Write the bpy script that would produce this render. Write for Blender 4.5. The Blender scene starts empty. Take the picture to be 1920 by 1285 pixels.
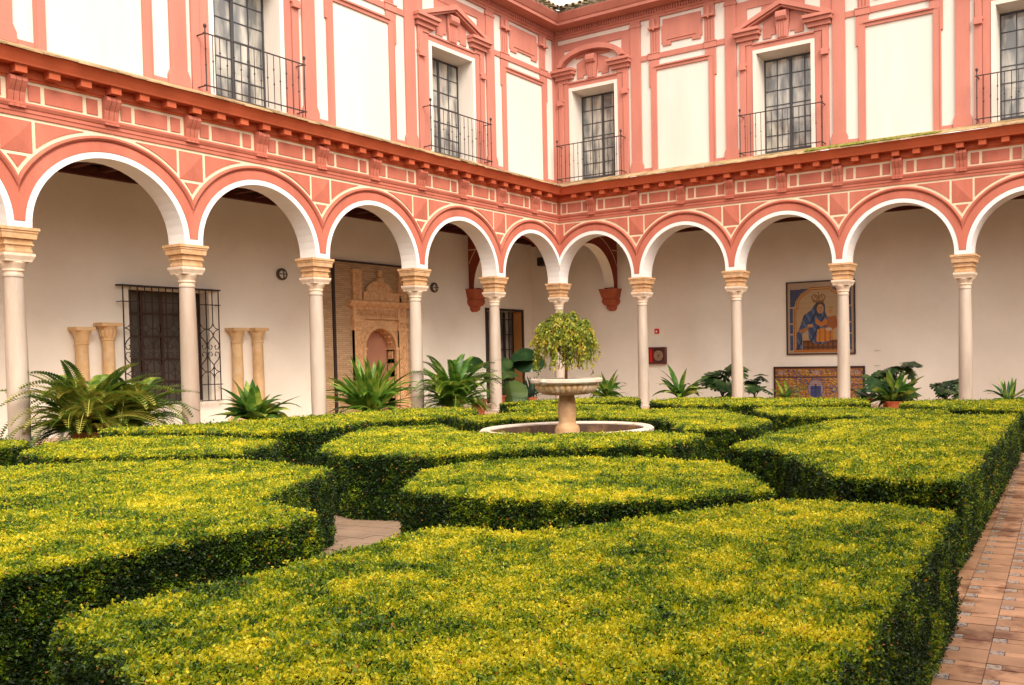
import bpy, bmesh, math, random
import numpy as np
from mathutils import Vector, Matrix, Euler
random.seed(7); rnd = random.Random(11)
sc = bpy.context.scene
COL = sc.collection
R = math.radians

# ------------------------------------------------------------------ camera, world, sun, exposure
cam_d = bpy.data.cameras.new('camera'); cam = bpy.data.objects.new('camera', cam_d); COL.objects.link(cam)
_r = Vector((0.85693816, 0.51512914, -0.01729034)); _u = Vector((-0.00162332, 0.03624342, 0.99934167)); _f = Vector((-0.51541668, 0.85634595, -0.03189459))
mw = Matrix.Identity(4)
for i in range(3):
    mw[i][0] = _r[i]; mw[i][1] = _u[i]; mw[i][2] = -_f[i]
mw.translation = Vector((16.5615, -22.4136, 1.4664))
cam.matrix_world = mw
cam_d.sensor_width = 36; cam_d.lens = 1691.05 / 1920 * 36
cam_d.shift_x = -250.9 / 1920; cam_d.shift_y = 81.58 / 1920
cam_d.clip_start = 0.05; cam_d.clip_end = 600
sc.camera = cam

SUN_EL, SUN_AZ = R(42), R(122)      # azimuth clockwise from +Y
w = bpy.data.worlds.new('World'); sc.world = w; w.use_nodes = True
nt = w.node_tree; nt.nodes.clear()
wo = nt.nodes.new('ShaderNodeOutputWorld'); bg = nt.nodes.new('ShaderNodeBackground')
sky = nt.nodes.new('ShaderNodeTexSky'); sky.sky_type = 'NISHITA'; sky.sun_disc = False
sky.sun_elevation = SUN_EL; sky.sun_rotation = SUN_AZ; sky.air_density = 1.0; sky.dust_density = 4.0
mixw = nt.nodes.new('ShaderNodeMix'); mixw.data_type = 'RGBA'; mixw.inputs[0].default_value = 0.72
mixw.inputs[7].default_value = (11.6, 10.5, 9.2, 1)          # thin bright cloud veil over the blue
nt.links.new(sky.outputs[0], mixw.inputs[6]); nt.links.new(mixw.outputs[2], bg.inputs[0]); nt.links.new(bg.outputs[0], wo.inputs[0])
bg.inputs[1].default_value = 0.115
sd = bpy.data.lights.new('sun', 'SUN'); sd.energy = 2.0; sd.angle = R(34); sd.color = (1.0, 0.91, 0.78)
sun = bpy.data.objects.new('sun', sd); COL.objects.link(sun)
sv = Vector((math.sin(SUN_AZ) * math.cos(SUN_EL), math.cos(SUN_AZ) * math.cos(SUN_EL), math.sin(SUN_EL)))
sun.rotation_euler = sv.to_track_quat('Z', 'Y').to_euler(); sun.location = (20, -20, 30)
vs = sc.view_settings; vs.view_transform = 'Standard'; vs.look = 'None'; vs.exposure = 1.17; vs.gamma = 1
try: vs.use_curve_mapping = False
except Exception: pass
sc.cycles.max_bounces = 8; sc.cycles.diffuse_bounces = 5; sc.cycles.transparent_max_bounces = 8

# ------------------------------------------------------------------ helpers
ZS = 3.765          # springing height of the arcade
B = 3.0             # bay width
def LW(u, d, z): return (d, -u, z + ZS)
def RW(u, d, z): return (u, -d, z + ZS)
def ID(x, y, z): return (x, y, z)

class MB:
    def __init__(s, m=ID): s.m = m; s.v = []; s.f = []; s.c = []
    def pt(s, *p): s.v.append(s.m(*p)); return len(s.v) - 1
    def poly(s, pts): s.f.append([s.pt(*p) for p in pts])
    def box(s, a0, a1, b0, b1, c0, c1):
        k = [s.pt(a, b, c) for a in (a0, a1) for b in (b0, b1) for c in (c0, c1)]
        for q in ((0,1,3,2),(4,6,7,5),(0,4,5,1),(2,3,7,6),(0,2,6,4),(1,5,7,3)): s.f.append([k[i] for i in q])
    def prism(s, pl, d0, d1, back=False):
        n = len(pl); a = [s.pt(u, d1, z) for u, z in pl]; b = [s.pt(u, d0, z) for u, z in pl]
        s.f.append(a)
        if back: s.f.append(b[::-1])
        for i in range(n): j = (i + 1) % n; s.f.append([a[i], b[i], b[j], a[j]])
    def sweep(s, prof, u0, u1, mitre=True, cap=True):
        a = [s.pt(max(u0, d) if mitre else u0, d, z) for d, z in prof]; b = [s.pt(u1, d, z) for d, z in prof]
        for i in range(len(prof) - 1): s.f.append([a[i], a[i+1], b[i+1], b[i]])
        if cap: s.f.append(b)
        if cap and not mitre: s.f.append(a[::-1])
    def lathe(s, prof, c=(0, 0, 0), seg=24, a0=0, a1=2*math.pi):
        rows = []; full = abs(a1 - a0 - 2*math.pi) < 1e-6; n = seg if full else seg + 1
        for r, z in prof:
            rows.append([s.pt(c[0] + r*math.cos(a0+(a1-a0)*k/seg), c[1] + r*math.sin(a0+(a1-a0)*k/seg), c[2] + z) for k in range(n)])
        for i in range(len(rows) - 1):
            for k in range(seg):
                j = (k + 1) % n; s.f.append([rows[i][k], rows[i][j], rows[i+1][j], rows[i+1][k]])
    def tube(s, pts, r, seg=5, r1=None):
        rows = []; n = len(pts); pts = [Vector(p) for p in pts]
        for i, p in enumerate(pts):
            t = (pts[min(i+1, n-1)] - pts[max(i-1, 0)]).normalized()
            a = t.orthogonal().normalized(); b = t.cross(a); rr = r if r1 is None else r + (r1 - r) * i / (n - 1)
            rows.append([s.pt(*(p + a*rr*math.cos(2*math.pi*k/seg) + b*rr*math.sin(2*math.pi*k/seg))) for k in range(seg)])
        for i in range(n - 1):
            for k in range(seg): j = (k + 1) % seg; s.f.append([rows[i][k], rows[i][j], rows[i+1][j], rows[i+1][k]])
        s.f.append(rows[0][::-1]); s.f.append(rows[-1])
    def mesh(s, name, mat, smooth=False):
        me = bpy.data.meshes.new(name); me.from_pydata(s.v, [], s.f); me.update()
        bm = bmesh.new(); bm.from_mesh(me); bmesh.ops.recalc_face_normals(bm, faces=bm.faces); bm.to_mesh(me); bm.free()
        me.materials.append(mat)
        if smooth:
            me.polygons.foreach_set('use_smooth', [True] * len(me.polygons))
            try: me.set_sharp_from_angle(angle=R(38))
            except Exception: pass
        return me
    def build(s, name, mat, parent=None, smooth=False, bevel=0):
        o = link(name, s.mesh(name, mat, smooth), parent)
        if bevel:
            b = o.modifiers.new('bevel', 'BEVEL'); b.width = bevel; b.segments = 2; b.limit_method = 'ANGLE'; b.angle_limit = R(40)
        return o

def link(name, data, parent=None):
    o = bpy.data.objects.new(name, data); COL.objects.link(o)
    if parent is not None:
        o.parent = parent
        if parent.type == 'EMPTY': o.matrix_parent_inverse = Matrix.Translation(-Vector(parent.location))
    return o
def tag(o, label=None, cat=None, group=None, kind=None):
    for k, v in (('label', label), ('category', cat), ('group', group), ('kind', kind)):
        if v: o[k] = v
    return o
def empty(name, loc, label, cat, group=None):
    o = bpy.data.objects.new(name, None); COL.objects.link(o); o.location = loc; o.empty_display_size = 0.3
    return tag(o, label, cat, group)
def copy_tree(o, parent=None):
    c = o.copy(); COL.objects.link(c); c.parent = parent
    for ch in list(o.children): copy_tree(ch, c)
    return c

# ------------------------------------------------------------------ materials
def mat(name, base, rough=0.8, var=0.12, scale=3.0, tint=None, tint_amt=0.35, tint_scale=1.0, bump=0.15, bscale=40, spec=0.3, objvar=0.0, streak=False, metal=0.0, tlo=0.48, thi=0.68):
    m = bpy.data.materials.new(name); m.use_nodes = True; n = m.node_tree; N = n.nodes; L = n.links
    p = N['Principled BSDF']; p.inputs['Roughness'].default_value = rough; p.inputs['Metallic'].default_value = metal
    p.inputs['Specular IOR Level'].default_value = spec
    geo = N.new('ShaderNodeNewGeometry'); src = geo.outputs['Position']
    mp = N.new('ShaderNodeMapping'); L.new(src, mp.inputs[0])
    if streak: mp.inputs['Scale'].default_value = (1, 1, 0.18)
    nz = N.new('ShaderNodeTexNoise'); nz.inputs['Scale'].default_value = scale; nz.inputs['Detail'].default_value = 5; nz.inputs['Roughness'].default_value = 0.62
    L.new(mp.outputs[0], nz.inputs['Vector'])
    mr = N.new('ShaderNodeMapRange'); mr.inputs[1].default_value = 0.3; mr.inputs[2].default_value = 0.7; mr.inputs[3].default_value = 1 - var; mr.inputs[4].default_value = 1 + var * 0.6
    L.new(nz.outputs[0], mr.inputs[0])
    mul = N.new('ShaderNodeVectorMath'); mul.operation = 'SCALE'; mul.inputs[0].default_value = base; L.new(mr.outputs[0], mul.inputs['Scale'])
    out = mul.outputs[0]
    if tint:
        n2 = N.new('ShaderNodeTexNoise'); n2.inputs['Scale'].default_value = tint_scale; n2.inputs['Detail'].default_value = 6; n2.inputs['Roughness'].default_value = 0.7; L.new(mp.outputs[0], n2.inputs['Vector'])
        r2 = N.new('ShaderNodeMapRange'); r2.inputs[1].default_value = tlo; r2.inputs[2].default_value = thi; r2.inputs[4].default_value = tint_amt; L.new(n2.outputs[0], r2.inputs[0])
        mx = N.new('ShaderNodeMix'); mx.data_type = 'RGBA'; L.new(r2.outputs[0], mx.inputs[0]); L.new(out, mx.inputs[6]); mx.inputs[7].default_value = (*tint, 1); out = mx.outputs[2]
    if objvar:
        oi = N.new('ShaderNodeObjectInfo'); hs = N.new('ShaderNodeHueSaturation'); r3 = N.new('ShaderNodeMapRange'); r3.inputs[3].default_value = 1 - objvar; r3.inputs[4].default_value = 1 + objvar
        L.new(oi.outputs['Random'], r3.inputs[0]); L.new(r3.outputs[0], hs.inputs['Value']); L.new(out, hs.inputs['Color']); out = hs.outputs[0]
    L.new(out, p.inputs['Base Color'])
    if bump:
        bn = N.new('ShaderNodeTexNoise'); bn.inputs['Scale'].default_value = bscale; bn.inputs['Detail'].default_value = 4; L.new(src, bn.inputs['Vector'])
        bp = N.new('ShaderNodeBump'); bp.inputs['Strength'].default_value = bump; bp.inputs['Distance'].default_value = 0.01; L.new(bn.outputs[0], bp.inputs['Height']); L.new(bp.outputs[0], p.inputs['Normal'])
    return m

M = {}
M['cream'] = mat('cream_lime_plaster', (0.66, 0.60, 0.545), 0.85, 0.08, 1.2, (0.57, 0.48, 0.38), 0.30, 0.5, 0.25, 22, streak=True)
M['cream_line'] = mat('cream_painted_line', (0.74, 0.60, 0.43), 0.85, 0.08, 3, bump=0.2, bscale=30)
M['white'] = mat('white_limewash', (0.76, 0.73, 0.72), 0.85, 0.05, 2, (0.62, 0.58, 0.54), 0.2, 1.5, 0.2, 25)
M['red'] = mat('red_ochre_paint', (0.46, 0.172, 0.130), 0.85, 0.13, 2.2, (0.52, 0.21, 0.16), 0.5, 0.9, 0.35, 18, streak=True)
M['red_low'] = mat('red_ochre_paint_on_arcade', (0.455, 0.136, 0.090), 0.85, 0.16, 2.2, (0.52, 0.19, 0.135), 0.5, 0.9, 0.35, 18, streak=True)
M['corona'] = mat('orange_red_cornice_paint', (0.52, 0.115, 0.048), 0.8, 0.14, 2.5, (0.50, 0.10, 0.04), 0.4, 1.5, 0.3, 20)
M['dark_red'] = mat('dark_red_paint', (0.28, 0.055, 0.03), 0.85, 0.2, 3)
M['gallery'] = mat('gallery_wall_plaster', (0.89, 0.825, 0.735), 0.9, 0.06, 0.9, (0.81, 0.71, 0.59), 0.35, 0.4, 0.15, 15)
M['beam'] = mat('dark_red_beam_paint', (0.09, 0.02, 0.012), 0.8, 0.2, 3)
M['ceiling'] = mat('dark_brown_ceiling_boards', (0.10, 0.055, 0.03), 0.85, 0.3, 4)
M['marble'] = mat('pinkish_white_marble', (0.49, 0.405, 0.335), 0.45, 0.28, 2.4, (0.35, 0.23, 0.16), 0.55, 1.6, 0.08, 30, spec=0.45, streak=True)
M['stone'] = mat('orange_impost_stone', (0.58, 0.34, 0.17), 0.8, 0.25, 8, (0.56, 0.42, 0.30), 0.6, 4, 0.4, 30)
M['capstone'] = mat('pale_capital_marble', (0.68, 0.54, 0.42), 0.6, 0.15, 8, (0.50, 0.34, 0.22), 0.4, 5, 0.25, 30)
M['ledge'] = mat('mossy_ledge_tile', (0.42, 0.27, 0.15), 0.95, 0.35, 6, (0.13, 0.13, 0.03), 0.75, 1.6, 0.8, 40, objvar=0.25)
M['moss'] = mat('green_moss', (0.16, 0.17, 0.02), 1, 0.4, 12, (0.35, 0.28, 0.08), 0.6, 6, 1.0, 60)
M['rooftile'] = mat('weathered_clay_roof_tile', (0.33, 0.27, 0.18), 0.95, 0.4, 8, (0.09, 0.10, 0.06), 0.8, 5, 0.8, 40, objvar=0.35)
M['iron'] = mat('black_wrought_iron', (0.035, 0.022, 0.02), 0.55, 0.2, 20, bump=0.1, spec=0.4)
M['rust_iron'] = mat('brown_wrought_iron', (0.085, 0.035, 0.025), 0.6, 0.3, 20, bump=0.2, spec=0.4)
M['steel'] = mat('grey_window_frame', (0.05, 0.05, 0.055), 0.5, 0.1, 20, bump=0)
M['dark'] = mat('dark_room_inside', (0.05, 0.032, 0.022), 0.9, 0.2, 2)
M['wood'] = mat('brown_painted_wood', (0.07, 0.035, 0.025), 0.6, 0.2, 8)
M['jamb'] = mat('ochre_door_jamb', (0.48, 0.22, 0.07), 0.85, 0.1, 2)
M['terracotta'] = mat('terracotta_relief', (0.70, 0.42, 0.22), 0.85, 0.22, 9, (0.42, 0.18, 0.08), 0.5, 7, 0.6, 45)
M['niche'] = mat('niche_back_plaster', (0.46, 0.22, 0.14), 0.9, 0.08, 2)
M['pot'] = mat('clay_pot', (0.46, 0.12, 0.06), 0.8, 0.15, 8)
M['fount'] = mat('weathered_fountain_marble', (0.62, 0.53, 0.44), 0.6, 0.12, 6, (0.32, 0.20, 0.10), 0.7, 5, 0.35, 30, spec=0.4)
M['bowl'] = mat('stained_gadrooned_marble', (0.62, 0.40, 0.20), 0.6, 0.2, 8, (0.78, 0.68, 0.55), 0.8, 5, 0.35, 30, spec=0.4)
M['fount_ped'] = mat('ochre_fountain_marble', (0.46, 0.27, 0.13), 0.6, 0.2, 6, (0.52, 0.38, 0.25), 0.6, 3, 0.3, 30, spec=0.4)
M['basin_in'] = mat('stained_basin_lining', (0.10, 0.055, 0.035), 0.6, 0.35, 3, (0.30, 0.17, 0.07), 0.7, 2.5, 0.3, 20)
M['water'] = mat('dark_basin_water', (0.02, 0.014, 0.01), 0.08, 0.1, 3, bump=0.05, bscale=12, spec=0.5)
M['soil'] = mat('dark_garden_soil', (0.05, 0.03, 0.02), 1, 0.4, 8)
M['floor'] = mat('gallery_floor_tiles', (0.56, 0.36, 0.23), 0.5, 0.15, 3)
M['mortar'] = mat('path_mortar', (0.20, 0.12, 0.075), 0.9, 0.3, 6)
M['ground'] = mat('courtyard_ground_earth', (0.24, 0.14, 0.08), 0.95, 0.3, 2)
M['pathtile'] = mat('terracotta_path_tile', (0.42, 0.225, 0.13), 0.33, 0.25, 5, (0.13, 0.045, 0.022), 0.9, 2.0, 0.12, 25, spec=0.5, objvar=0.25, tlo=0.50, thi=0.60)
M['paving'] = mat('worn_beige_paving_brick', (0.36, 0.24, 0.16), 0.6, 0.25, 5, (0.18, 0.11, 0.07), 0.8, 2.5, 0.15, 25, spec=0.4, objvar=0.25)
M['winback'] = mat('grey_curtained_pane', (0.10, 0.085, 0.068), 0.5, 0.25, 3, bump=0)
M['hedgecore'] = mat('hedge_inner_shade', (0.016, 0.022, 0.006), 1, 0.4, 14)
M['bark'] = mat('brown_bark', (0.12, 0.06, 0.03), 0.95, 0.3, 20)
M['lampmetal'] = mat('bronze_lamp_housing', (0.12, 0.09, 0.06), 0.5, 0.2, 20, metal=0.4)
M['alarm'] = mat('red_alarm_plastic', (0.65, 0.02, 0.015), 0.35, 0.05, 5, bump=0)
M['whiteplastic'] = mat('white_plastic', (0.75, 0.72, 0.70), 0.4, 0.03, 5, bump=0)
M['greybox'] = mat('grey_speaker_box', (0.10, 0.085, 0.07), 0.6, 0.1, 5, bump=0)

def brick_mat():
    m = bpy.data.materials.new('thin_ochre_brickwork'); m.use_nodes = True; N = m.node_tree.nodes; L = m.node_tree.links; p = N['Principled BSDF']; p.inputs['Roughness'].default_value = 0.9
    g = N.new('ShaderNodeNewGeometry'); sx = N.new('ShaderNodeSeparateXYZ'); L.new(g.outputs['Position'], sx.inputs[0])
    cb = N.new('ShaderNodeCombineXYZ'); L.new(sx.outputs[1], cb.inputs[0]); L.new(sx.outputs[2], cb.inputs[1])
    b = N.new('ShaderNodeTexBrick'); L.new(cb.outputs[0], b.inputs['Vector']); b.inputs['Scale'].default_value = 1; b.inputs['Brick Width'].default_value = 0.24; b.inputs['Row Height'].default_value = 0.055
    b.inputs['Mortar Size'].default_value = 0.006; b.inputs['Color1'].default_value = (0.54, 0.36, 0.21, 1); b.inputs['Color2'].default_value = (0.42, 0.26, 0.14, 1); b.inputs['Mortar'].default_value = (0.27, 0.19, 0.12, 1)
    L.new(b.outputs[0], p.inputs['Base Color']); bp = N.new('ShaderNodeBump'); bp.inputs['Strength'].default_value = 0.5; bp.inputs['Distance'].default_value = 0.01; bp.invert = True; L.new(b.outputs[1], bp.inputs['Height']); L.new(bp.outputs[0], p.inputs['Normal'])
    return m
M['brick'] = brick_mat()

def print_mat(name, rough=0.25):
    m = bpy.data.materials.new(name); m.use_nodes = True; N = m.node_tree.nodes; L = m.node_tree.links; p = N['Principled BSDF']
    a = N.new('ShaderNodeAttribute'); a.attribute_name = 'print'; L.new(a.outputs[0], p.inputs['Base Color']); p.inputs['Roughness'].default_value = rough
    return m
M['print'] = print_mat('glazed_tile_print')

def glass_mat():
    m = bpy.data.materials.new('window_pane_glass'); m.use_nodes = True; N = m.node_tree.nodes; L = m.node_tree.links; p = N['Principled BSDF']
    g = N.new('ShaderNodeNewGeometry'); mp = N.new('ShaderNodeMapping'); L.new(g.outputs['Position'], mp.inputs[0]); mp.inputs['Scale'].default_value = (3, 3, 0.8)
    n = N.new('ShaderNodeTexNoise'); n.inputs['Scale'].default_value = 1.5; L.new(mp.outputs[0], n.inputs['Vector'])
    c = N.new('ShaderNodeValToRGB'); c.color_ramp.elements[0].position = 0.38; c.color_ramp.elements[0].color = (0.13, 0.13, 0.13, 1); c.color_ramp.elements[1].position = 0.62; c.color_ramp.elements[1].color = (0.44, 0.41, 0.36, 1)
    L.new(n.outputs[0], c.inputs[0]); L.new(c.outputs[0], p.inputs['Base Color']); p.inputs['Roughness'].default_value = 0.06; p.inputs['Specular IOR Level'].default_value = 0.7
    bn = N.new('ShaderNodeTexNoise'); bn.inputs['Scale'].default_value = 2.5; L.new(g.outputs['Position'], bn.inputs['Vector']); bp = N.new('ShaderNodeBump'); bp.inputs['Strength'].default_value = 0.08; L.new(bn.outputs[0], bp.inputs['Height']); L.new(bp.outputs[0], p.inputs['Normal'])
    return m
M['glass'] = glass_mat()

def leaf_mat(name, cols, patch=1.1, trans=0.35, rough=0.45, instanced=True, rust=0.0, side_shade=0.0, spread=2.3):
    """cols: ramp of (position, rgb) driven by world noise plus per-sprig and per-leaf variation"""
    m = bpy.data.materials.new(name); m.use_nodes = True; N = m.node_tree.nodes; L = m.node_tree.links; p = N['Principled BSDF']; out = N['Material Output']
    g = N.new('ShaderNodeNewGeometry'); oi = N.new('ShaderNodeObjectInfo'); at = N.new('ShaderNodeAttribute'); at.attribute_name = 'leafvar'
    n1 = N.new('ShaderNodeTexNoise'); n1.inputs['Scale'].default_value = patch; n1.inputs['Detail'].default_value = 4; n1.inputs['Roughness'].default_value = 0.6; L.new(g.outputs['Position'], n1.inputs['Vector'])
    def mad(a, k, c):
        x = N.new('ShaderNodeMath'); x.operation = 'MULTIPLY_ADD'; L.new(a, x.inputs[0]); x.inputs[1].default_value = k
        if isinstance(c, float): x.inputs[2].default_value = c
        else: L.new(c, x.inputs[2])
        return x.outputs[0]
    t = mad(n1.outputs[0], spread, -spread*.5 + .14 - .035*bool(side_shade))
    if side_shade:
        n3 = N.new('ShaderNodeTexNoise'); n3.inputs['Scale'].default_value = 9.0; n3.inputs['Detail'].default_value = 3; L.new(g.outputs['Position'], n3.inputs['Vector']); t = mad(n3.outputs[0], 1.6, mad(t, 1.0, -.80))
    t = mad(oi.outputs['Random'], 0.46, t); t = mad(at.outputs['Fac'], 0.46, t)
    if side_shade:      # tops yellower with new growth; flanks darkened, shade put into the leaf colour
        a2 = N.new('ShaderNodeAttribute'); a2.attribute_type = 'INSTANCER'; a2.attribute_name = 'fresh_shoots'; t = mad(a2.outputs['Fac'], side_shade, mad(t, 1.0, -side_shade + 0.06))
    cr = N.new('ShaderNodeValToRGB'); e = cr.color_ramp.elements
    for i, (pos, c) in enumerate(cols):
        el = e[i] if i < 2 else e.new(pos)
        el.position = pos; el.color = (*c, 1)
    L.new(t, cr.inputs[0]); col = cr.outputs[0]
    if rust:
        wn = N.new('ShaderNodeTexWhiteNoise'); wn.noise_dimensions = '1D'; s2 = mad(oi.outputs['Random'], 71.3, at.outputs['Fac']); L.new(s2, wn.inputs['W'])
        gt = N.new('ShaderNodeMath'); gt.operation = 'GREATER_THAN'; gt.inputs[1].default_value = 1 - rust; L.new(wn.outputs[0], gt.inputs[0])
        mx = N.new('ShaderNodeMix'); mx.data_type = 'RGBA'; L.new(gt.outputs[0], mx.inputs[0]); L.new(col, mx.inputs[6]); mx.inputs[7].default_value = (0.46, 0.20, 0.03, 1); col = mx.outputs[2]
    L.new(col, p.inputs['Base Color']); p.inputs['Roughness'].default_value = rough; p.inputs['Specular IOR Level'].default_value = 0.4
    tr = N.new('ShaderNodeBsdfTranslucent'); L.new(col, tr.inputs[0]); ms = N.new('ShaderNodeMixShader'); ms.inputs[0].default_value = trans
    L.new(p.outputs[0], ms.inputs[1]); L.new(tr.outputs[0], ms.inputs[2]); L.new(ms.outputs[0], out.inputs['Surface'])
    return m
M['box'] = leaf_mat('clipped_box_leaves', [(0.0, (0.012, 0.032, 0.004)), (0.22, (0.050, 0.112, 0.007)), (0.44, (0.165, 0.255, 0.009)), (0.70, (0.43, 0.43, 0.012)), (1.0, (0.78, 0.66, 0.03))], patch=1.6, rust=0.015, side_shade=0.50, spread=1.4)
M['strap'] = leaf_mat('broad_strap_leaves', [(0.0, (0.015, 0.055, 0.012)), (0.5, (0.04, 0.12, 0.018)), (0.8, (0.12, 0.24, 0.03)), (1.0, (0.34, 0.40, 0.06))], patch=2.5, rough=0.32)
M['bright'] = leaf_mat('bright_green_leaves', [(0.0, (0.015, 0.06, 0.01)), (0.45, (0.06, 0.16, 0.015)), (0.8, (0.15, 0.27, 0.03)), (1.0, (0.34, 0.42, 0.06))], patch=2.5, rough=0.35)
M['fern'] = leaf_mat('sword_fern_leaves', [(0.0, (0.02, 0.055, 0.01)), (0.4, (0.06, 0.14, 0.015)), (0.7, (0.20, 0.26, 0.03)), (1.0, (0.42, 0.38, 0.07))], patch=2.0, rough=0.5)
M['monstera'] = leaf_mat('dark_monstera_leaves', [(0.0, (0.010, 0.028, 0.010)), (0.5, (0.018, 0.048, 0.016)), (1.0, (0.07, 0.11, 0.03))], patch=1.5, trans=0.15, rough=0.3)
M['agave'] = leaf_mat('blue_green_agave_leaves', [(0.0, (0.02, 0.05, 0.035)), (1.0, (0.07, 0.14, 0.09))], patch=1.5, trans=0.1, rough=0.4)
M['weep'] = leaf_mat('weeping_shrub_leaves', [(0.0, (0.06, 0.10, 0.01)), (0.35, (0.20, 0.27, 0.02)), (0.65, (0.48, 0.42, 0.05)), (1.0, (0.60, 0.33, 0.05))], patch=5, trans=0.4)

# ------------------------------------------------------------------ ground, floors
def sheet(name, x0, x1, y0, y1, z, m, kind='structure'):
    b = MB(); b.poly([(x0, y0, z), (x1, y0, z), (x1, y1, z), (x0, y1, z)]); return tag(b.build(name, m), kind=kind)
sheet('ground', -150, 150, -150, 150, -0.012, M['ground'])
b = MB(); b.box(-3.43, 0.45, -27, 3.04, -0.008, 0.02); b.box(0.45, 21, -0.45, 3.04, -0.008, 0.02); tag(b.build('gallery_floor', M['floor']), kind='structure')

# garden axes are turned 6 degrees from the wings
GA = R(6.1)
def gx(a, bb): return (15.47 + a*math.cos(GA) - bb*math.sin(GA), -17.5 + a*math.sin(GA) + bb*math.cos(GA))
path = MB(); path.poly([(*gx(-9, -6), 0.0), (*gx(2.6, -6), 0.0), (*gx(2.6, 15), 0.0), (*gx(-9, 15), 0.0)])
path = tag(path.build('garden_path', M['mortar']), kind='structure')
def tile_box(mb, a0, a1, b0, b1, z0, z1):
    lo = [(*gx(a, c), z0) for a, c in ((a0, b0), (a1, b0), (a1, b1), (a0, b1))]; hi = [(*gx(a, c), z1) for a, c in ((a0, b0), (a1, b0), (a1, b1), (a0, b1))]
    mb.poly(hi)
    for i in range(4): j = (i+1) % 4; mb.poly([lo[i], lo[j], hi[j], hi[i]])
def inset_mat():
    m = bpy.data.materials.new('blue_white_glazed_inset'); m.use_nodes = True; N = m.node_tree.nodes; L = m.node_tree.links; p = N['Principled BSDF']
    g = N.new('ShaderNodeNewGeometry'); v = N.new('ShaderNodeTexVoronoi'); v.inputs['Scale'].default_value = 38; L.new(g.outputs['Position'], v.inputs['Vector'])
    c = N.new('ShaderNodeValToRGB'); c.color_ramp.elements[0].position = 0.25; c.color_ramp.elements[0].color = (0.13, 0.13, 0.18, 1); c.color_ramp.elements[1].position = 0.5; c.color_ramp.elements[1].color = (0.38, 0.30, 0.24, 1)
    L.new(v.outputs['Distance'], c.inputs[0]); L.new(c.outputs[0], p.inputs['Base Color']); p.inputs['Roughness'].default_value = 0.25
    return m
M['inset'] = inset_mat()
P = 0.21; G = 0.004
cells = []
for i in range(-1, 10):
    for j in range(-16, 60):
        a = 0.02 + i*P; bb = j*P
        # terracotta bricks round one small glazed inset per cell
        cells.append(('inset', a, a+0.07-G, bb, bb+0.07-G)); cells.append(('tile', a+0.07, a+P-G, bb, bb+0.07-G)); cells.append(('tile', a, a+P-G, bb+0.07, bb+P-G))
camx, camy = 16.56, -22.41
def seen(c):
    x, y = gx((c[1]+c[2])/2, (c[3]+c[4])/2); dx, dy = x-camx, y-camy; dep = -dx*0.5154+dy*0.8563; lat = dx*0.857+dy*0.515
    return dep > 2.6 and -0.1 < lat/dep < 0.44, dep
vis = sorted([(seen(c)[1], c) for c in cells if seen(c)[0]]); near = {id(c) for _, c in vis}
n_t = n_i = 0; far_t = MB(); far_i = MB()
order = [c for _, c in vis] + [c for c in cells if id(c) not in near]
for c in order:
    z1 = 0.010 + rnd.uniform(-0.0025, 0.0025)
    if c[0] == 'tile' and n_t < 280 and id(c) in near: mb = MB(); tile_box(mb, *c[1:], 0, z1); mb.build('path_tile', M['pathtile'], path); n_t += 1
    elif c[0] == 'inset' and n_i < 200 and id(c) in near: mb = MB(); tile_box(mb, *c[1:], 0, z1); mb.build('glazed_inset_tile', M['inset'], path); n_i += 1
    else: tile_box(far_t if c[0] == 'tile' else far_i, *c[1:], 0, z1)
# brick paving between the hedges: pieces near the visible gap are single, the rest is joined
n_b = 0; far_b = MB()
for i in range(-60, 0):
    for j in range(-22, 50):
        off = 0.14 if j % 2 else 0
        a0 = i*0.285 + off; b0 = j*0.145; z1 = 0.008 + rnd.uniform(-0.003, 0.003)
        if a0 < -8.9 or a0 > -0.3: continue
        x, y = gx(a0+.14, b0+.07)
        if 11.4 < x < 13.4 and -19.4 < y < -16.4 and n_b < 240:
            mb = MB(); tile_box(mb, a0, a0+0.28, b0, b0+0.14, 0, z1); mb.build('paving_brick', M['paving'], path); n_b += 1
        else: tile_box(far_b, a0, a0+0.28, b0, b0+0.14, 0, z1)
tag(far_b.build('far_paving_bricks', M['paving'], path), kind='stuff'); tag(far_t.build('far_path_tiles', M['pathtile'], path), kind='stuff'); tag(far_i.build('far_inset_tiles', M['inset'], path), kind='stuff')

# ------------------------------------------------------------------ the two wings
RI, RWH, RO, RC, ZC = 1.315, 1.42, 1.695, 1.762, 0.04     # arch radii: opening, white band, red archivolt, cream line
TH = 0.25                                                # half wall thickness
TOPB = 1.80
PF = ID
def arcz(t, r): # height of an arc of radius r at offset t
    return ZC + math.sqrt(max(r*r - t*t, 0))

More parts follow.
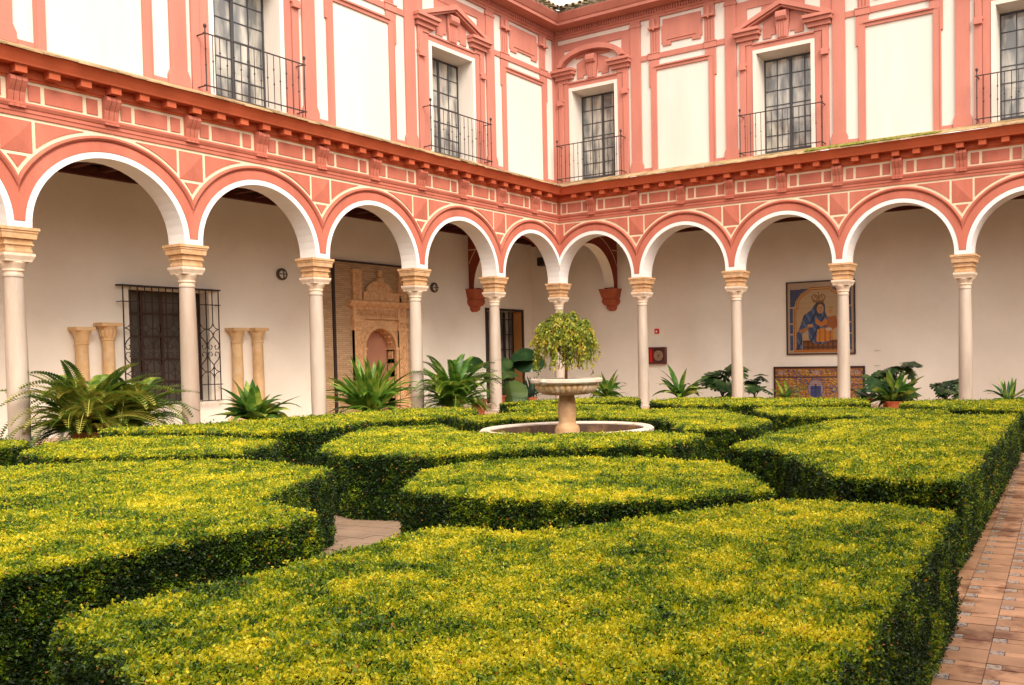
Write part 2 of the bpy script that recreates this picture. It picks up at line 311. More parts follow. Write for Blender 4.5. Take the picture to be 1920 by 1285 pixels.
def arcade_shell(mp, nb, umax):
    mb = MB(mp); top = 2.46
    N = 28
    for k in range(nb):
        c = (k + 0.5)*B
        pts = [(c - RI, 0.0)] + [(c - RI*math.cos(math.pi*i/N), ZC + RI*math.sin(math.pi*i/N)) for i in range(N+1)] + [(c + RI, 0.0)]
        for i in range(len(pts)-1):
            (u0, z0), (u1, z1) = pts[i], pts[i+1]
            mb.poly([(u0, -TH, z0), (u0, min(TH, u0), z0), (u1, min(TH, u1), z1), (u1, -TH, z1)])       # soffit
            if u1 - u0 > 1e-6:
                a0, a1 = max(u0, TH), max(u1, TH)
                if a1 > a0: mb.poly([(a0, TH, z0 if u0 >= TH else z0 + (z1-z0)*(TH-u0)/(u1-u0)), (a1, TH, z1), (a1, TH, top), (a0, TH, top)])
                mb.poly([(u0, -TH, z0), (u1, -TH, z1), (u1, -TH, top), (u0, -TH, top)])
        e = k*B
    for k in range(nb + 1):
        u0, u1 = k*B - (B/2 - RI), k*B + (B/2 - RI)
        if k == 0: u0 = -TH
        if k > 0: mb.poly([(u0, TH, 0), (u1, TH, 0), (u1, TH, top), (u0, TH, top)])
        mb.poly([(u0, -TH, 0), (u1, -TH, 0), (u1, -TH, top), (u0, -TH, top)])
        if k > 0: mb.poly([(u0, -TH, 0), (u1, -TH, 0), (u1, TH, 0), (u0, TH, 0)])
        else: mb.poly([(-TH, -TH, 0), (u1, -TH, 0), (u1, u1, 0), (-TH, u1, 0)])
    return mb

def ring(mp, c, prof, t0, t1, clamp=1.5, umin=-9, n=44, zmin=None):
    """radial profile [(r, d)] swept round an arch; kept inside the half bay and right of umin"""
    mb = MB(mp); rows = []; raws = []
    for i in range(n+1):
        t = t0 + (t1 - t0)*i/n; ct, st = math.cos(t), math.sin(t); lim = clamp/abs(ct) if abs(ct) > 1e-6 else 99
        row = []; raw = []
        for q_, (r, d) in enumerate(prof):
            rr = min(r, lim)
            if r > lim:
                d2 = None
                for (ra, da), (rb, db) in zip(prof[:-1], prof[1:]):
                    if ra <= lim <= rb: d2 = da + (db-da)*((lim-ra)/max(rb-ra, 1e-6)); break
                d = prof[-1][1] if q_ == len(prof)-1 else (d2 if d2 is not None else d)
            u = c + rr*ct; z = ZC + rr*st
            if zmin is not None: z = max(z, zmin)
            raw.append(u >= umin); row.append(mb.pt(max(u, umin), d, z))
        rows.append(row); raws.append(raw)
    for i in range(n):
        for j in range(len(prof)-1):
            if raws[i][j] or raws[i][j+1] or raws[i+1][j] or raws[i+1][j+1]: mb.f.append([rows[i][j], rows[i][j+1], rows[i+1][j+1], rows[i+1][j]])
    return mb

def clipped_tri(c, side, zt, vline):
    """spandrel wedge between arch line, vertical line and top band; side -1 left of the crown, +1 right"""
    zt2 = zt; pts = []
    tmax = vline                                   # |u-c| of the vertical line
    t_end = math.sqrt(max(RC*RC - (zt2-ZC)**2, 0)) # where the arc meets the band
    t_end = max(t_end, 0.28)
    n = 14
    for i in range(n+1):
        t = t_end + (tmax - t_end)*i/n; pts.append((c + side*t, min(arcz(t, RC), zt2)))
    pts.append((c + side*tmax, zt2))
    return pts

def wing(name, mp, label, nb, winbays, uoff, base):
    W = empty(name, base, label, 'building')
    arcade_shell(mp, nb, nb*B).build('arcade_wall', M['white_in'] if 'white_in' in M else M['white'], W)
    umax = nb*B
    # cream ground of the arcade front, 3 mm proud of the white wall
    mb = MB(mp); N = 28; d = TH + 0.003
    for k in range(nb):
        c = (k+0.5)*B
        for i in range(60):
            t0 = -1.5 + 3.0*i/60; t1 = t0 + 3.0/60; u0, u1 = c+t0, c+t1
            if u1 <= TH + .003: continue
            u0 = max(u0, TH + .003); t0 = u0 - c
            z0 = arcz(t0, 1.5) if abs(t0) < 1.45 else 0.2; z1 = arcz(t1, 1.5) if abs(t1) < 1.45 else 0.2
            mb.poly([(u0, d, z0), (u1, d, z1), (u1, d, 2.44), (u0, d, 2.44)])
    mb.build('painted_front', M['cream_line'], W)
    for k in range(nb):
        c = (k+0.5)*B
        # white archband with a foot across each pier
        wb = ring(mp, c, [(RI, TH-0.02), (RI, TH+0.022), (RWH, TH+0.022), (RWH, TH-0.02)], 0, math.pi, 1.6, TH+0.022)
        for s in (-1, 1):
            a, b2 = sorted((c + s*RI, c + s*B/2))
            if k == 0 and s == -1: continue
            wb.box(a, b2, TH-0.01, TH+0.021, 0, 0.10)
        wb.build('white_arch_band', M['white'], W)
        t0 = math.asin(0.06/RWH)
        ra = ring(mp, c, [(RWH+0.002, TH), (RWH+0.002, TH+0.03), (1.585, TH+0.03), (1.59, TH+0.008), (1.612, TH+0.008), (1.62, TH+0.045), (1.65, TH+0.075), (1.68, TH+0.07), (RO, TH+0.05), (RO, TH)], t0, math.pi-t0, 1.5, TH+0.03)
        ra.build('red_archivolt', M['red_low'], W)
        # spandrel wedges
        for s in (-1, 1):
            if k == 0 and s == -1: tv = 1.5 - 0.27 - TH*0
            tv = 1.5 - 0.29
            if k == 0 and s == -1: tv = 1.5 - 0.485
            pl = clipped_tri(c, s, 1.745, tv)
            if s > 0: pl = pl[::-1]
            pr = MB(mp); n = len(pl); cu = sum(p[0] for p in pl[-5:])/5; cz = 1.5
            pr.prism(pl, TH, TH+0.02); pr.build('wedge_panel', M['red_low'], W)
    for k in range(nb+1):
        u = k*B
        if k == 0:
            a0, a1 = TH+0.022, 0.43
            cs = MB(mp); cs.sweep([(TH, 2.0), (TH+.025, 2.0), (TH+.025, 2.42), (TH, 2.42)], 0, TH+.085); cs.build('corner_block', M['red_low'], W)
            pr = MB(mp); pr.prism([(a0, 1.22), (a1, 1.22), (a1, 1.745), (a0, 1.745)], TH, TH+0.02); pr.build('square_panel', M['red_low'], W)
            continue
        h = 0.235; a = [(u-h, 1.22), (u+h, 1.22), (u+h, 1.745), (u-h, 1.745)]
        pr = MB(mp); A = [pr.pt(x, TH+0.012, z) for x, z in a]; Bk = [pr.pt(x, TH, z) for x, z in a]; I = pr.pt(u, TH+0.055, 1.48)
        for i in range(4): j = (i+1) % 4; pr.f.append([A[i], A[j], I]); pr.f.append([Bk[i], Bk[j], A[j], A[i]])
        pr.build('pyramid_panel', M['red_low'], W)
        # small triangle under the square
        n = 8; zt = 1.165; tz = math.sqrt(RC*RC-(zt-ZC)**2); pl = []
        for i in range(n+1): t = tz + (1.5-tz)*i/n; pl.append((u-1.5+t, arcz(t, RC)))
        pr2 = [(2*u-x, z) for x, z in pl[::-1][1:]]
        pl = pl + pr2; mid = pl[n]
        pr = MB(mp); pr.prism(pl, TH, TH+0.02); pr.build('triangle_panel', M['red_low'], W)
    # architrave, frieze and cornice
    mb = MB(mp); mb.sweep([(TH, 1.80), (TH+.03, 1.80), (TH+.03, 1.865), (TH+.045, 1.87), (TH+.045, 1.93), (TH+.06, 1.935), (TH+.085, 1.985), (TH+.085, 2.02), (TH, 2.02)], 0, umax); mb.build('architrave', M['red_low'], W, bevel=0)
    for j in range(0, nb*2):
        u0 = j*1.5 + 0.15 if j > 0 else TH + 0.10; u1 = (j+1)*1.5 - 0.15; L = u1-u0; z0, z1 = 2.07, 2.35; e = 0.05
        segs = [(0.0, 0.165), (0.23, 0.77), (0.835, 1.0)]
        for s0, s1 in segs:
            a0 = u0 + e + (L-2*e)*s0; a1 = u0 + e + (L-2*e)*s1
            pr = MB(mp); pr.box(a0, a1, TH, TH+0.022, z0+0.01, z1-0.01); pr.build('frieze_panel', M['red_low'], W)
    for j in range(1, nb*2+1):
        u = j*1.5; br = MB(mp)
        for q in range(3):     # three-rolled scroll bracket
            x0 = u - 0.125 + q*0.085
            prof = [(TH, 1.93), (TH+.10, 1.93), (TH+.10, 1.96), (TH+.055, 1.985), (TH+.075, 2.08), (TH+.09, 2.18), (TH+.15, 2.27), (TH+.19, 2.34), (TH+.17, 2.40), (TH+.12, 2.42), (TH, 2.42)]
            br.sweep(prof, x0, x0+0.076, mitre=False)
        br.build('scroll_bracket', M['red_low'], W)
    mb = MB(mp)
    mb.sweep([(TH, 2.395), (TH+.03, 2.395), (TH+.03, 2.42), (TH+.06, 2.435), (TH+.06, 2.585), (TH+.30, 2.585), (TH+.30, 2.57), (TH+.315, 2.57), (TH+.33, 2.60), (TH+.40, 2.70), (TH+.445, 2.745), (TH+.455, 2.75), (TH+.455, 2.768), (0.0, 2.79), (0.0, 2.395)], 0, umax)
    mb.build('cornice', M['corona'], W)
    for j in range(0, nb*6):
        u = j*0.5 + (0.0 if j else 0.0)
        if u < TH + 0.35: continue
        pr = MB(mp); pr.box(u-0.085, u+0.085, TH+0.06, TH+0.265, 2.45, 2.56); pr.box(u-0.10, u+0.10, TH+0.06, TH+0.285, 2.558, 2.584); pr.build('cornice_block', M['corona'], W)
    # sloping ledge of thin tiles
    tu = 0.72; FU = 0.10
    while tu < umax:
        L = rnd.uniform(0.24, 0.34); o = rnd.uniform(0.735, 0.765); h = rnd.uniform(-.008, .008); pr = MB(mp)
        a = [(tu, o, 2.785+h), (min(tu+L-0.004, umax), o + rnd.uniform(-.012, .012), 2.785+h+rnd.uniform(-.006, .006)), (min(tu+L-.004, umax), FU-.02, 3.03), (tu, FU-.02, 3.03)]
        lo = [(x, y, z-0.028) for x, y, z in a]; pr.poly(a); pr.poly(lo[::-1])
        for i in range(4): q = (i+1) % 4; pr.poly([lo[i], lo[q], a[q], a[i]])
        pr.build('ledge_tile', M['ledge'], W); tu += L
    pr = MB(mp); pr.poly([(0, 0, 3.025), (0.75, 0.75, 2.78), (0.75, 0.75, 2.75), (0, 0, 3.0)]); pr.poly([(0.1, 0.1, 3.03), (0.755, 0.755, 2.785), (0.73, 0.755, 2.785), (0.73, 0.1, 3.03)]); pr.build('ledge_tile', M['ledge'], W)
    upper(W, mp, nb, winbays, uoff, umax)
    return W

def extr(mp, boxes, name, m, W, bevel=0):
    mb = MB(mp)
    for b_ in boxes: mb.box(*b_)
    return mb.build(name, m, W, bevel=bevel)

def upper(W, mp, nb, winbays, uoff, umax):
    F = 0.10; Z0, Z1 = 2.95, 7.60
    c_of = lambda k: (k+0.5)*B + uoff
    # wall sheet with window openings, reveals
    HW, ZT = 0.755, 5.68
    mb = MB(mp); u = F
    for k in sorted(winbays):
        c = c_of(k); mb.poly([(u, F, Z0), (c-HW, F, Z0), (c-HW, F, Z1), (u, F, Z1)]); mb.poly([(c-HW, F, ZT), (c+HW, F, ZT), (c+HW, F, Z1), (c-HW, F, Z1)]); u = c+HW
    mb.poly([(u, F, Z0), (umax, F, Z0), (umax, F, Z1), (u, F, Z1)]); mb.build('upper_wall', M['cream'], W)
    for k in winbays:
        mb = MB(mp); c = c_of(k); D = -0.50
        mb.poly([(c-HW, F, Z0), (c-HW, D, Z0), (c-HW, D, ZT-.06), (c-HW, F, ZT)]); mb.poly([(c+HW, F, Z0), (c+HW, D, Z0), (c+HW, D, ZT-.06), (c+HW, F, ZT)]); mb.poly([(c-HW, F, ZT), (c+HW, F, ZT), (c+HW, D, ZT-.06), (c-HW, D, ZT-.06)]); mb.poly([(c-HW, F, 3.03), (c+HW, F, 3.03), (c+HW, D, 3.03), (c-HW, D, 3.03)])
        mb.build('window_reveal', M['cream'], W)
    rd = M['red']
    # pilasters
    for k in range(0, nb+1):
        u = k*B + (uoff if k else 0)
        if k == 0:
            extr(mp, [(F, F+0.14, F, F+0.045, 3.0, 7.32)], 'corner_pilaster', rd, W); continue
        mb = MB(mp); mb.box(u-.165, u+.165, F, F+.055, 3.28, 7.34)
        mb.prism([(u-.215, 3.0), (u+.215, 3.0), (u+.215, 3.18), (u+.165, 3.30), (u-.165, 3.30), (u-.215, 3.18)], F, F+.07)
        mb.box(u-.19, u+.19, F+.001, F+.075, 7.10, 7.17); mb.build('pilaster', rd, W, bevel=0.006)
    for k in range(nb):
        a, c, e = k*B + (uoff if k else 0), c_of(k), (k+1)*B + uoff
        if k not in winbays:
            # framed blank panel
            L0, L1, R0, R1 = c-1.01, c-0.825, c+0.825, c+1.01
            mb = MB(mp); mb.box(L0, L1, F, F+.04, 3.0, 5.90); mb.box(R0, R1, F, F+.04, 3.0, 5.90); mb.box(L1-.002, R0+.002, F, F+.039, 5.80, 5.90)
            mb.box(L0-.045, L0+.02, F, F+.05, 5.36, 6.08); mb.box(R1-.02, R1+.045, F, F+.05, 5.36, 6.08); mb.box(L1-.03, R0+.03, F, F+.075, 5.885, 5.93)
            mb.box(L0+.01, L0+.27, F, F+.046, 5.88, 6.10); mb.box(R1-.27, R1-.01, F, F+.046, 5.88, 6.10)
            mb.box(L0+.012, L0+.03, F, F+.055, 3.0, 5.86); mb.box(R1-.03, R1-.012, F, F+.055, 3.0, 5.86)
            mb.box(L0-.33, L0, F, F+.03, 3.0, 3.09) ; mb.box(R1, R1+.33, F, F+.03, 3.0, 3.09)
            mb.build('panel_frame', rd, W, bevel=0.005)
            mb = MB(mp); mb.box(a+.165, e-.165, F, F+.035, 6.12, 6.27); mb.box(L0-.06, L0+.30, F, F+.07, 6.10, 6.29); mb.box(R1-.30, R1+.06, F, F+.07, 6.10, 6.29)
            mb.box(L0-.07, L0+.31, F, F+.085, 6.255, 6.285); mb.box(R1-.31, R1+.07, F, F+.085, 6.255, 6.285); mb.build('string_course', rd, W, bevel=0.005)
            for s in (-1, 1):
                x = c + s*0.86; mb = MB(mp); mb.box(x-.15, x+.15, F, F+.03, 6.27, 6.98)
                for q in (-1, 0, 1): mb.box(x+q*.085-.022, x+q*.085+.022, F, F+.055, 6.29, 6.86)
                mb.prism([(x-.17, 6.98), (x+.17, 6.98), (x+.15, 7.34), (x-.15, 7.34)], F, F+.06)
                mb.box(x-.18, x-.04, F, F+.13, 6.93, 6.99); mb.box(x+.04, x+.18, F, F+.13, 6.93, 6.99); mb.prism([(x-.05, 6.95), (x, 6.88), (x+.05, 6.95), (x+.04, 7.2), (x-.04, 7.2)], F, F+.12)
                mb.build('console', rd, W, bevel=0.006)
            mb = MB(mp); mb.prism([(c-.60, 6.42), (c-.33, 6.42), (c-.33, 6.50), (c+.33, 6.50), (c+.33, 6.42), (c+.60, 6.42), (c+.60, 7.14), (c-.60, 7.14)], F, F+.035)
            mb.box(c-.60, c+.60, F, F+.034, 7.139, 7.16); mb.prism([(c-.47, 6.57), (c+.47, 6.57), (c+.44, 6.60), (c-.44, 6.60)], F, F+.055); mb.prism([(c-.645, 6.5), (c-.6, 6.5), (c-.6, 7.0), (c-.645, 7.0)], F, F+.03); mb.prism([(c+.6, 6.5), (c+.645, 6.5), (c+.645, 7.0), (c+.6, 7.0)], F, F+.03)
            mb.build('upper_plate', rd, W, bevel=0.005)
        else:
            window_bay(W, mp, c, F, curved=(k == 0))
    # entablature
    mb = MB(mp); mb.sweep([(F, 7.26), (F+.05, 7.26), (F+.05, 7.33), (F+.08, 7.34), (F+.10, 7.37), (F+.10, 7.50), (F+.16, 7.52), (F+.24, 7.545), (F+.50, 7.545), (F+.50, 7.51), (F+.51, 7.51), (F+.51, 7.60), (F+.54, 7.61), (F+.58, 7.66), (F+.64, 7.74), (F+.66, 7.77), (F+.66, 7.80), (F-.3, 7.82), (F-.3, 7.26)], 0, umax)
    mb.build('main_cornice', rd, W)
    mb = MB(mp); mb.sweep([(F+.62, 7.79), (F+.62, 7.88), (F-.2, 8.0)], 0, umax); mb.build('eave_board', M['rooftile'], W)
    mb = MB(mp); x = F + .22
    while x < umax: mb.box(x, x+.045, F+.10, F+.145, 7.385, 7.485); x += 0.085
    tag(mb.build('small_dentils', rd, W), kind='stuff')
    # roof with barrel tiles
    mb = MB(mp); mb.poly([(0, 0.72, 7.83), (umax, 0.72, 7.83), (umax, -5.5, 10.0), (-5, -5.5, 10.0)]); mb.build('roof', M['rooftile'], W)
    far = MB(mp); x = 0.74; i = 0
    while x < umax:
        for row in range(2):
            pr = MB(mp) if (x < 3.2 and row == 0) else far
            o = 0.90 + rnd.uniform(-.03, .03) - row*0.42; zz = 7.86 + row*0.155 + rnd.uniform(-.01, .01); r = 0.085; L = 0.5; n = 7
            for th0, rr in ((0, r), (1, r-.016)):
                A = [pr.pt(x + rr*math.cos(math.pi*q/n), o, zz + rr*math.sin(math.pi*q/n)) for q in range(n+1)]; Bk = [pr.pt(x + rr*.82*math.cos(math.pi*q/n), o-L, zz + .17 + rr*.82*math.sin(math.pi*q/n)) for q in range(n+1)]
                for q in range(n): pr.f.append([A[q], A[q+1], Bk[q+1], Bk[q]])
                if th0 == 0: keep = A
                else:
                    for q in range(n): pr.f.append([keep[q], keep[q+1], A[q+1], A[q]])
            if pr is not far: pr.build('roof_tile', M['rooftile'], W)
        x += 0.215
    tag(far.build('more_roof_tiles', M['rooftile'], W), kind='stuff')

def window_bay(W, mp, c, F, curved):
    rd = M['red']; D = -0.42
    S = MB(mp)     # surround
    for s in (-1, 1):
        def bx(x0, x1, d0, d1, z0, z1):
            a, b_ = sorted((c+s*x0, c+s*x1)); S.box(a, b_, d0, d1, z0, z1)
        bx(.865, 1.05, F, F+.035, 3.0, 5.95); bx(1.065, 1.235, F, F+.06, 3.0, 5.95); bx(1.035, 1.075, F, F+.02, 3.0, 5.9)
        bx(1.03, 1.25, F, F+.10, 5.40, 5.47); bx(1.05, 1.24, F, F+.13, 5.30, 5.40); bx(1.08, 1.21, F, F+.085, 5.47, 5.86)
        bx(.86, 1.24, F, F+.06, 5.94, 6.06)
    S.box(c-.87, c+.87, F, F+.034, 5.78, 5.94); S.box(c-.86, c+.86, F, F+.07, 5.91, 5.955)
    S.build('window_surround', rd, W, bevel=0.006)
    mb = MB(mp); mb.box(c-.86, c-.757, F, F+.05, 3.0, 5.78); mb.box(c+.757, c+.86, F, F+.05, 3.0, 5.78); mb.box(c-.858, c+.858, F, F+.048, 5.68, 5.779); mb.build('white_frame', M['cream'], W)
    # pediment
    mb = MB(mp)
    for s in (-1, 1):
        xs = sorted((c+s*.62, c+s*1.36)); mb.box(xs[0], xs[1], F, F+.20, 6.16, 6.25); xs = sorted((c+s*.60, c+s*1.38)); mb.box(xs[0], xs[1], F, F+.26, 6.25, 6.33); xs = sorted((c+s*.68, c+s*1.30)); mb.box(xs[0], xs[1], F, F+.12, 6.05, 6.16)
        if not curved: mb.prism([(c+s*1.38, 6.33), (c+s*1.12, 6.33), (c, 6.77), (c, 6.90)], F, F+.24)
        if not curved: mb.prism([(c+s*1.10, 6.33), (c+s*.96, 6.33), (c, 6.72), (c, 6.77)], F, F+.18)
    if curved:
        n = 20; up = []; lo = []
        for i in range(n+1): t = -1.18 + 2.36*i/n; up.append((c+t*1.0, 6.33 + .57*math.sqrt(max(1-(t/1.19)**2, 0)))); lo.append((c+t*.87, 6.33 + .42*math.sqrt(max(1-(t/1.19)**2, 0))))
        mb.prism(up + lo[::-1], F, F+.22)
    mb.build('pediment', rd, W, bevel=0.006)
    mb = MB(mp)
    mb.prism([(c-.14, 5.95), (c+.14, 5.95), (c+.19, 6.42), (c+.19, 6.66), (c-.19, 6.66), (c-.19, 6.42)], F, F+.09)
    mb.sweep([(F, 6.38), (F+.15, 6.40), (F+.20, 6.47), (F+.20, 6.56), (F+.15, 6.63), (F, 6.65)], c-.15, c+.15, mitre=False)
    for q in (-.07, 0, .07): mb.box(c+q-.016, c+q+.016, F, F+.11, 5.97, 6.36)
    mb.build('keystone', rd, W, bevel=0.006)
    mb = MB(mp)
    for s in (-1, 1):
        mb.prism([(c+s*x, z) for x, z in ((.20, 6.62), (.56, 6.46), (.56, 6.02), (.32, 6.02), (.32, 6.10), (.20, 6.10))], F, F+.03)
    mb.build('tympanum_plate', rd, W)
    mb = MB(mp); mb.box(c-1.335, c-1.02, F, F+.02, 6.34, 7.12); mb.box(c+1.02, c+1.335, F, F+.02, 6.34, 7.12); mb.box(c-1.03, c+1.03, F, F+.019, 6.93, 7.13); mb.box(c-1.02, c+1.02, F, F+.032, 6.91, 6.935); mb.box(c-.6, c+.6, F, F+.0185, 6.6, 6.94)
    mb.build('upper_field', rd, W)
    # glazed door
    Wd = MB(mp); HW = .755; zb, zt = 3.03, 5.62
    Wd.box(c-HW, c-HW+.035, D, D+.05, zb, zt); Wd.box(c+HW-.035, c+HW, D, D+.05, zb, zt); Wd.box(c-HW+.03, c+HW-.03, D+.001, D+.049, zt-.04, zt); Wd.box(c-.035, c+.035, D+.002, D+.055, zb, zt-.03)
    for s in (-1, 1): xs = sorted((c+s*.03, c+s*(HW-.03))); Wd.box(xs[0], xs[1], D+.003, D+.045, zb, zb+.17)
    win = Wd.build('window', M['steel'], W)
    rows = 6; z0 = zb+.17; dz = (zt-.04-z0)/rows; xs = [c-HW+.035, c-.3875, c-.035, c+.035, c+.3875, c+HW-.035]
    mt = MB(mp)
    for x in (-.3875+.0, .3875): mt.box(c+x-.011, c+x+.011, D+.012, D+.038, z0, zt-.04)
    win_mt = []
    for i in range(1, rows):
        for s in (-1, 1): q = sorted((c+s*.035, c+s*(HW-.035))); mt.box(q[0], q[1], D+.013, D+.037, z0+i*dz-.011, z0+i*dz+.011)
    mt.build('glazing_bars', M['steel'], win)
    for i in range(rows):
        for (p0, p1) in ((c-HW+.036, c-.39), (c-.385, c-.036), (c+.036, c+.385), (c+.39, c+HW-.036)):
            g = MB(mp); t = rnd.uniform(-.004, .004); t2 = rnd.uniform(-.004, .004)
            g.poly([(p0, D+.022+t, z0+i*dz), (p1, D+.022+t2, z0+i*dz), (p1, D+.022-t2, z0+(i+1)*dz), (p0, D+.022-t, z0+(i+1)*dz)]); g.build('pane', M['glass'], win)
    # iron balcony railing
    mb = MB(mp); r0, r1, dd = c-1.13, c+1.13, 0.42
    for z in (3.06, 4.05): mb.box(r0-.04, r1+.04, dd-.012, dd+.012, z-.011, z+.011)
    for x in (r0, r1):
        for z in (3.06, 4.05): mb.box(x-.011, x+.011, F, dd, z-.009, z+.009)
    rl = mb.build('balcony_railing', M['iron'], W)
    nb_ = 15
    for i in range(nb_+1):
        x = r0 + (r1-r0)*i/nb_; bb = MB(mp); end = i in (0, nb_); r = .013 if end else .0085
        bb.tube([(x, dd, 2.95), (x, dd, 4.16 if end else 4.05)], r, 6)
        for zk in ((3.45, 3.75) if i % 2 else (3.55,)): bb.lathe([(r, -.025), (.02, 0), (r, .025)], (x, dd, zk), 6)
        if end: bb.lathe([(.001, .045), (.026, .03), (.034, 0), (.026, -.03), (.01, -.045)], (x, dd, 4.19), 8)
        bb.build('bar', M['iron'], rl)

LWing = wing('courtyard_wing', LW, 'long red and white arcaded wing on the left, with the grilled window behind its arches', 9, {1, 3, 5}, 0.10, (0, -9, 0))
RWing = wing('courtyard_wing', RW, 'red and white arcaded wing on the right, with the tile picture behind its arches', 7, {0, 2, 4}, 0.0, (9, 0, 0))
# moss strip on the ledge of the right wing
mb = MB(RW)
for i in range(60):
    u = 8.3 + i*0.055; h = rnd.uniform(.012, .035); q = [(u-.05, .72+rnd.uniform(-.03, .03)), (u+.05, .72+rnd.uniform(-.03, .03)), (u+.05, .50), (u-.05, .50)]
    mb.poly([(q[0][0], q[0][1], 2.81), (q[1][0], q[1][1], 2.81), (u+.04, .62, 2.86+h), (u-.04, .62, 2.86+h)]); mb.poly([(u-.05, .62, 2.84+h), (u+.05, .62, 2.84+h), (u+.05, .4, 2.93), (u-.05, .4, 2.93)])
tag(mb.build('ledge_moss', M['moss'], RWing), kind='stuff')

# gallery walls, ceiling, beams
LX, RY = -3.45, 3.06; GT = 5.75
def holes_wall(axis, const, u0, u1, z1, holes, name, parent, thick=0.45):
    mb = MB(); us = sorted({u0, u1, *[h[0] for h in holes], *[h[1] for h in holes]}); sgn = -1 if axis == 'x' else 1
    P3 = (lambda u, z, t=0: (const - t, u, z)) if axis == 'x' else (lambda u, z, t=0: (u, const + t, z))
    for a, c in zip(us[:-1], us[1:]):
        h = [h for h in holes if h[0] <= a and h[1] >= c]
        spans = [(0, z1)] if not h else [(0, h[0][2]), (h[0][3], z1)]
        for s0, s1 in spans:
            if s1 > s0: mb.poly([P3(a, s0), P3(c, s0), P3(c, s1), P3(a, s1)])
    for a, c, s0, s1 in holes:
        mb.poly([P3(a, s0), P3(a, s0, thick), P3(a, s1, thick), P3(a, s1)]); mb.poly([P3(c, s0), P3(c, s0, thick), P3(c, s1, thick), P3(c, s1)]); mb.poly([P3(a, s1), P3(c, s1), P3(c, s1, thick), P3(a, s1, thick)]); mb.poly([P3(a, s0), P3(c, s0), P3(c, s0, thick), P3(a, s0, thick)])
    return mb.build(name, M['gallery'], parent)
holes_wall('x', LX, -27, RY, GT, [(-11.2, -9.3, 0.62, 3.18), (-4.64, -3.52, 0.0, 2.42), (0.60, 2.52, 0.0, 3.15)], 'gallery_wall', LWing)
holes_wall('y', RY, LX, 21, GT, [], 'gallery_wall', RWing)
def beams(P2, n0, n1, W, name='ceiling_beam'):
    for i in range(n0, n1): mb = MB(P2); u = i*0.62; mb.box(u-.06, u+.06, -3.2 if P2 is LWm else -3.0, -.25, 5.58, 5.74); mb.build(name, M['beam'], W)
LWm = lambda u, d, z: (d, -u, z); RWm = lambda u, d, z: (u, -d, z)
mb = MB(); mb.box(LX, -TH, -27, RY, 5.745, 5.80); mb.build('gallery_ceiling', M['ceiling'], LWing)
mb = MB(); mb.box(-TH, 21, TH, RY, 5.745, 5.80); mb.build('gallery_ceiling', M['ceiling'], RWing)
beams(LWm, 1, 43, LWing); beams(RWm, 1, 34, RWing)
mb = MB(); mb.box(LX, LX+.16, -27, RY-.16, 5.50, 5.70); mb.build('wall_beam', M['beam'], LWing)
mb = MB(); mb.box(LX+.16, 21, RY-.16, RY, 5.44, 5.66); mb.build('wall_beam', M['beam'], RWing)

# two inner arches that tie the corner column to the back walls, with stepped corbels
def inner_arch(mp, span, W):
    # u runs from the corner column (0) to the wall (span)
    x0, x1 = 0.19, span - 0.22; c = (x0+x1)/2; r = (x1-x0)/2; T = 0.19; N = 22; top = 1.95
    so = MB(mp); fr = MB(mp)
    pts = [(c - r*math.cos(math.pi*i/N), ZC + r*math.sin(math.pi*i/N)) for i in range(N+1)]
    for (u0, z0), (u1, z1) in zip(pts[:-1], pts[1:]):
        so.poly([(u0, -T, z0), (u0, T, z0), (u1, T, z1), (u1, -T, z1)])
        for d in (-T, T): fr.poly([(u0, d, z0), (u1, d, z1), (u1, d, top), (u0, d, top)])
    so.box(x0-.0, x0+.0, -T, T, 0, .01)
    for d in (-T, T): fr.poly([(x1, d, 0), (span, d, 0), (span, d, top), (x1, d, top)])
    o = fr.build('inner_arch', M['dark_red'], W); so.build('soffit', M['gallery'], o)
    ln = MB(mp)
    for d in (-T-.004, T+.004):
        for i in range(N):
            q = [(c - rr*math.cos(math.pi*j/N), d, ZC + rr*math.sin(math.pi*j/N)) for rr, j in ((r+.34, i), (r+.37, i), (r+.37, i+1), (r+.34, i+1))]
            if all(p_[0] < span and p_[2] < top for p_ in q) and min(p_[0] for p_ in q) > .2: ln.poly(q)
        ln.poly([(span-.30, d, 1.25), (span-.02, d, 1.25), (span-.02, d, 1.28), (span-.30, d, 1.28)])
    ln.build('cream_line', M['cream_line'], o)
    cb = MB(mp); prof = [(0, 0.0), (.36, 0.0), (.345, -.05), (.30, -.20), (.275, -.30), (.24, -.31), (.27, -.36), (.26, -.44), (.22, -.52), (.15, -.56), (.17, -.60), (.15, -.67), (.08, -.72), (0, -.73)]
    wd = [0, .37, .35, .31, .29, .26, .29, .29, .24, .17, .17, .15, .09, .04]
    rows = []
    for (q, z), w_ in zip(prof, [.37]+wd[1:]): rows.append([cb.pt(span, -w_, z), cb.pt(span-q, -w_*.95, z), cb.pt(span-q, w_*.95, z), cb.pt(span, w_, z)])
    for a, b_ in zip(rows[1:-1], rows[2:]):
        for i in range(3): cb.f.append([a[i], a[i+1], b_[i+1], b_[i]])
    cb.f.append(rows[1]); cb.build('corbel', M['corbel'], W)
M['corbel'] = mat('red_ochre_corbel', (0.40, 0.10, 0.045), 0.85, 0.2, 4)
inner_arch(lambda u, d, z: (-u, d, z+ZS), 3.45, LWing)
inner_arch(lambda u, d, z: (d, u, z+ZS), 3.06, RWing)

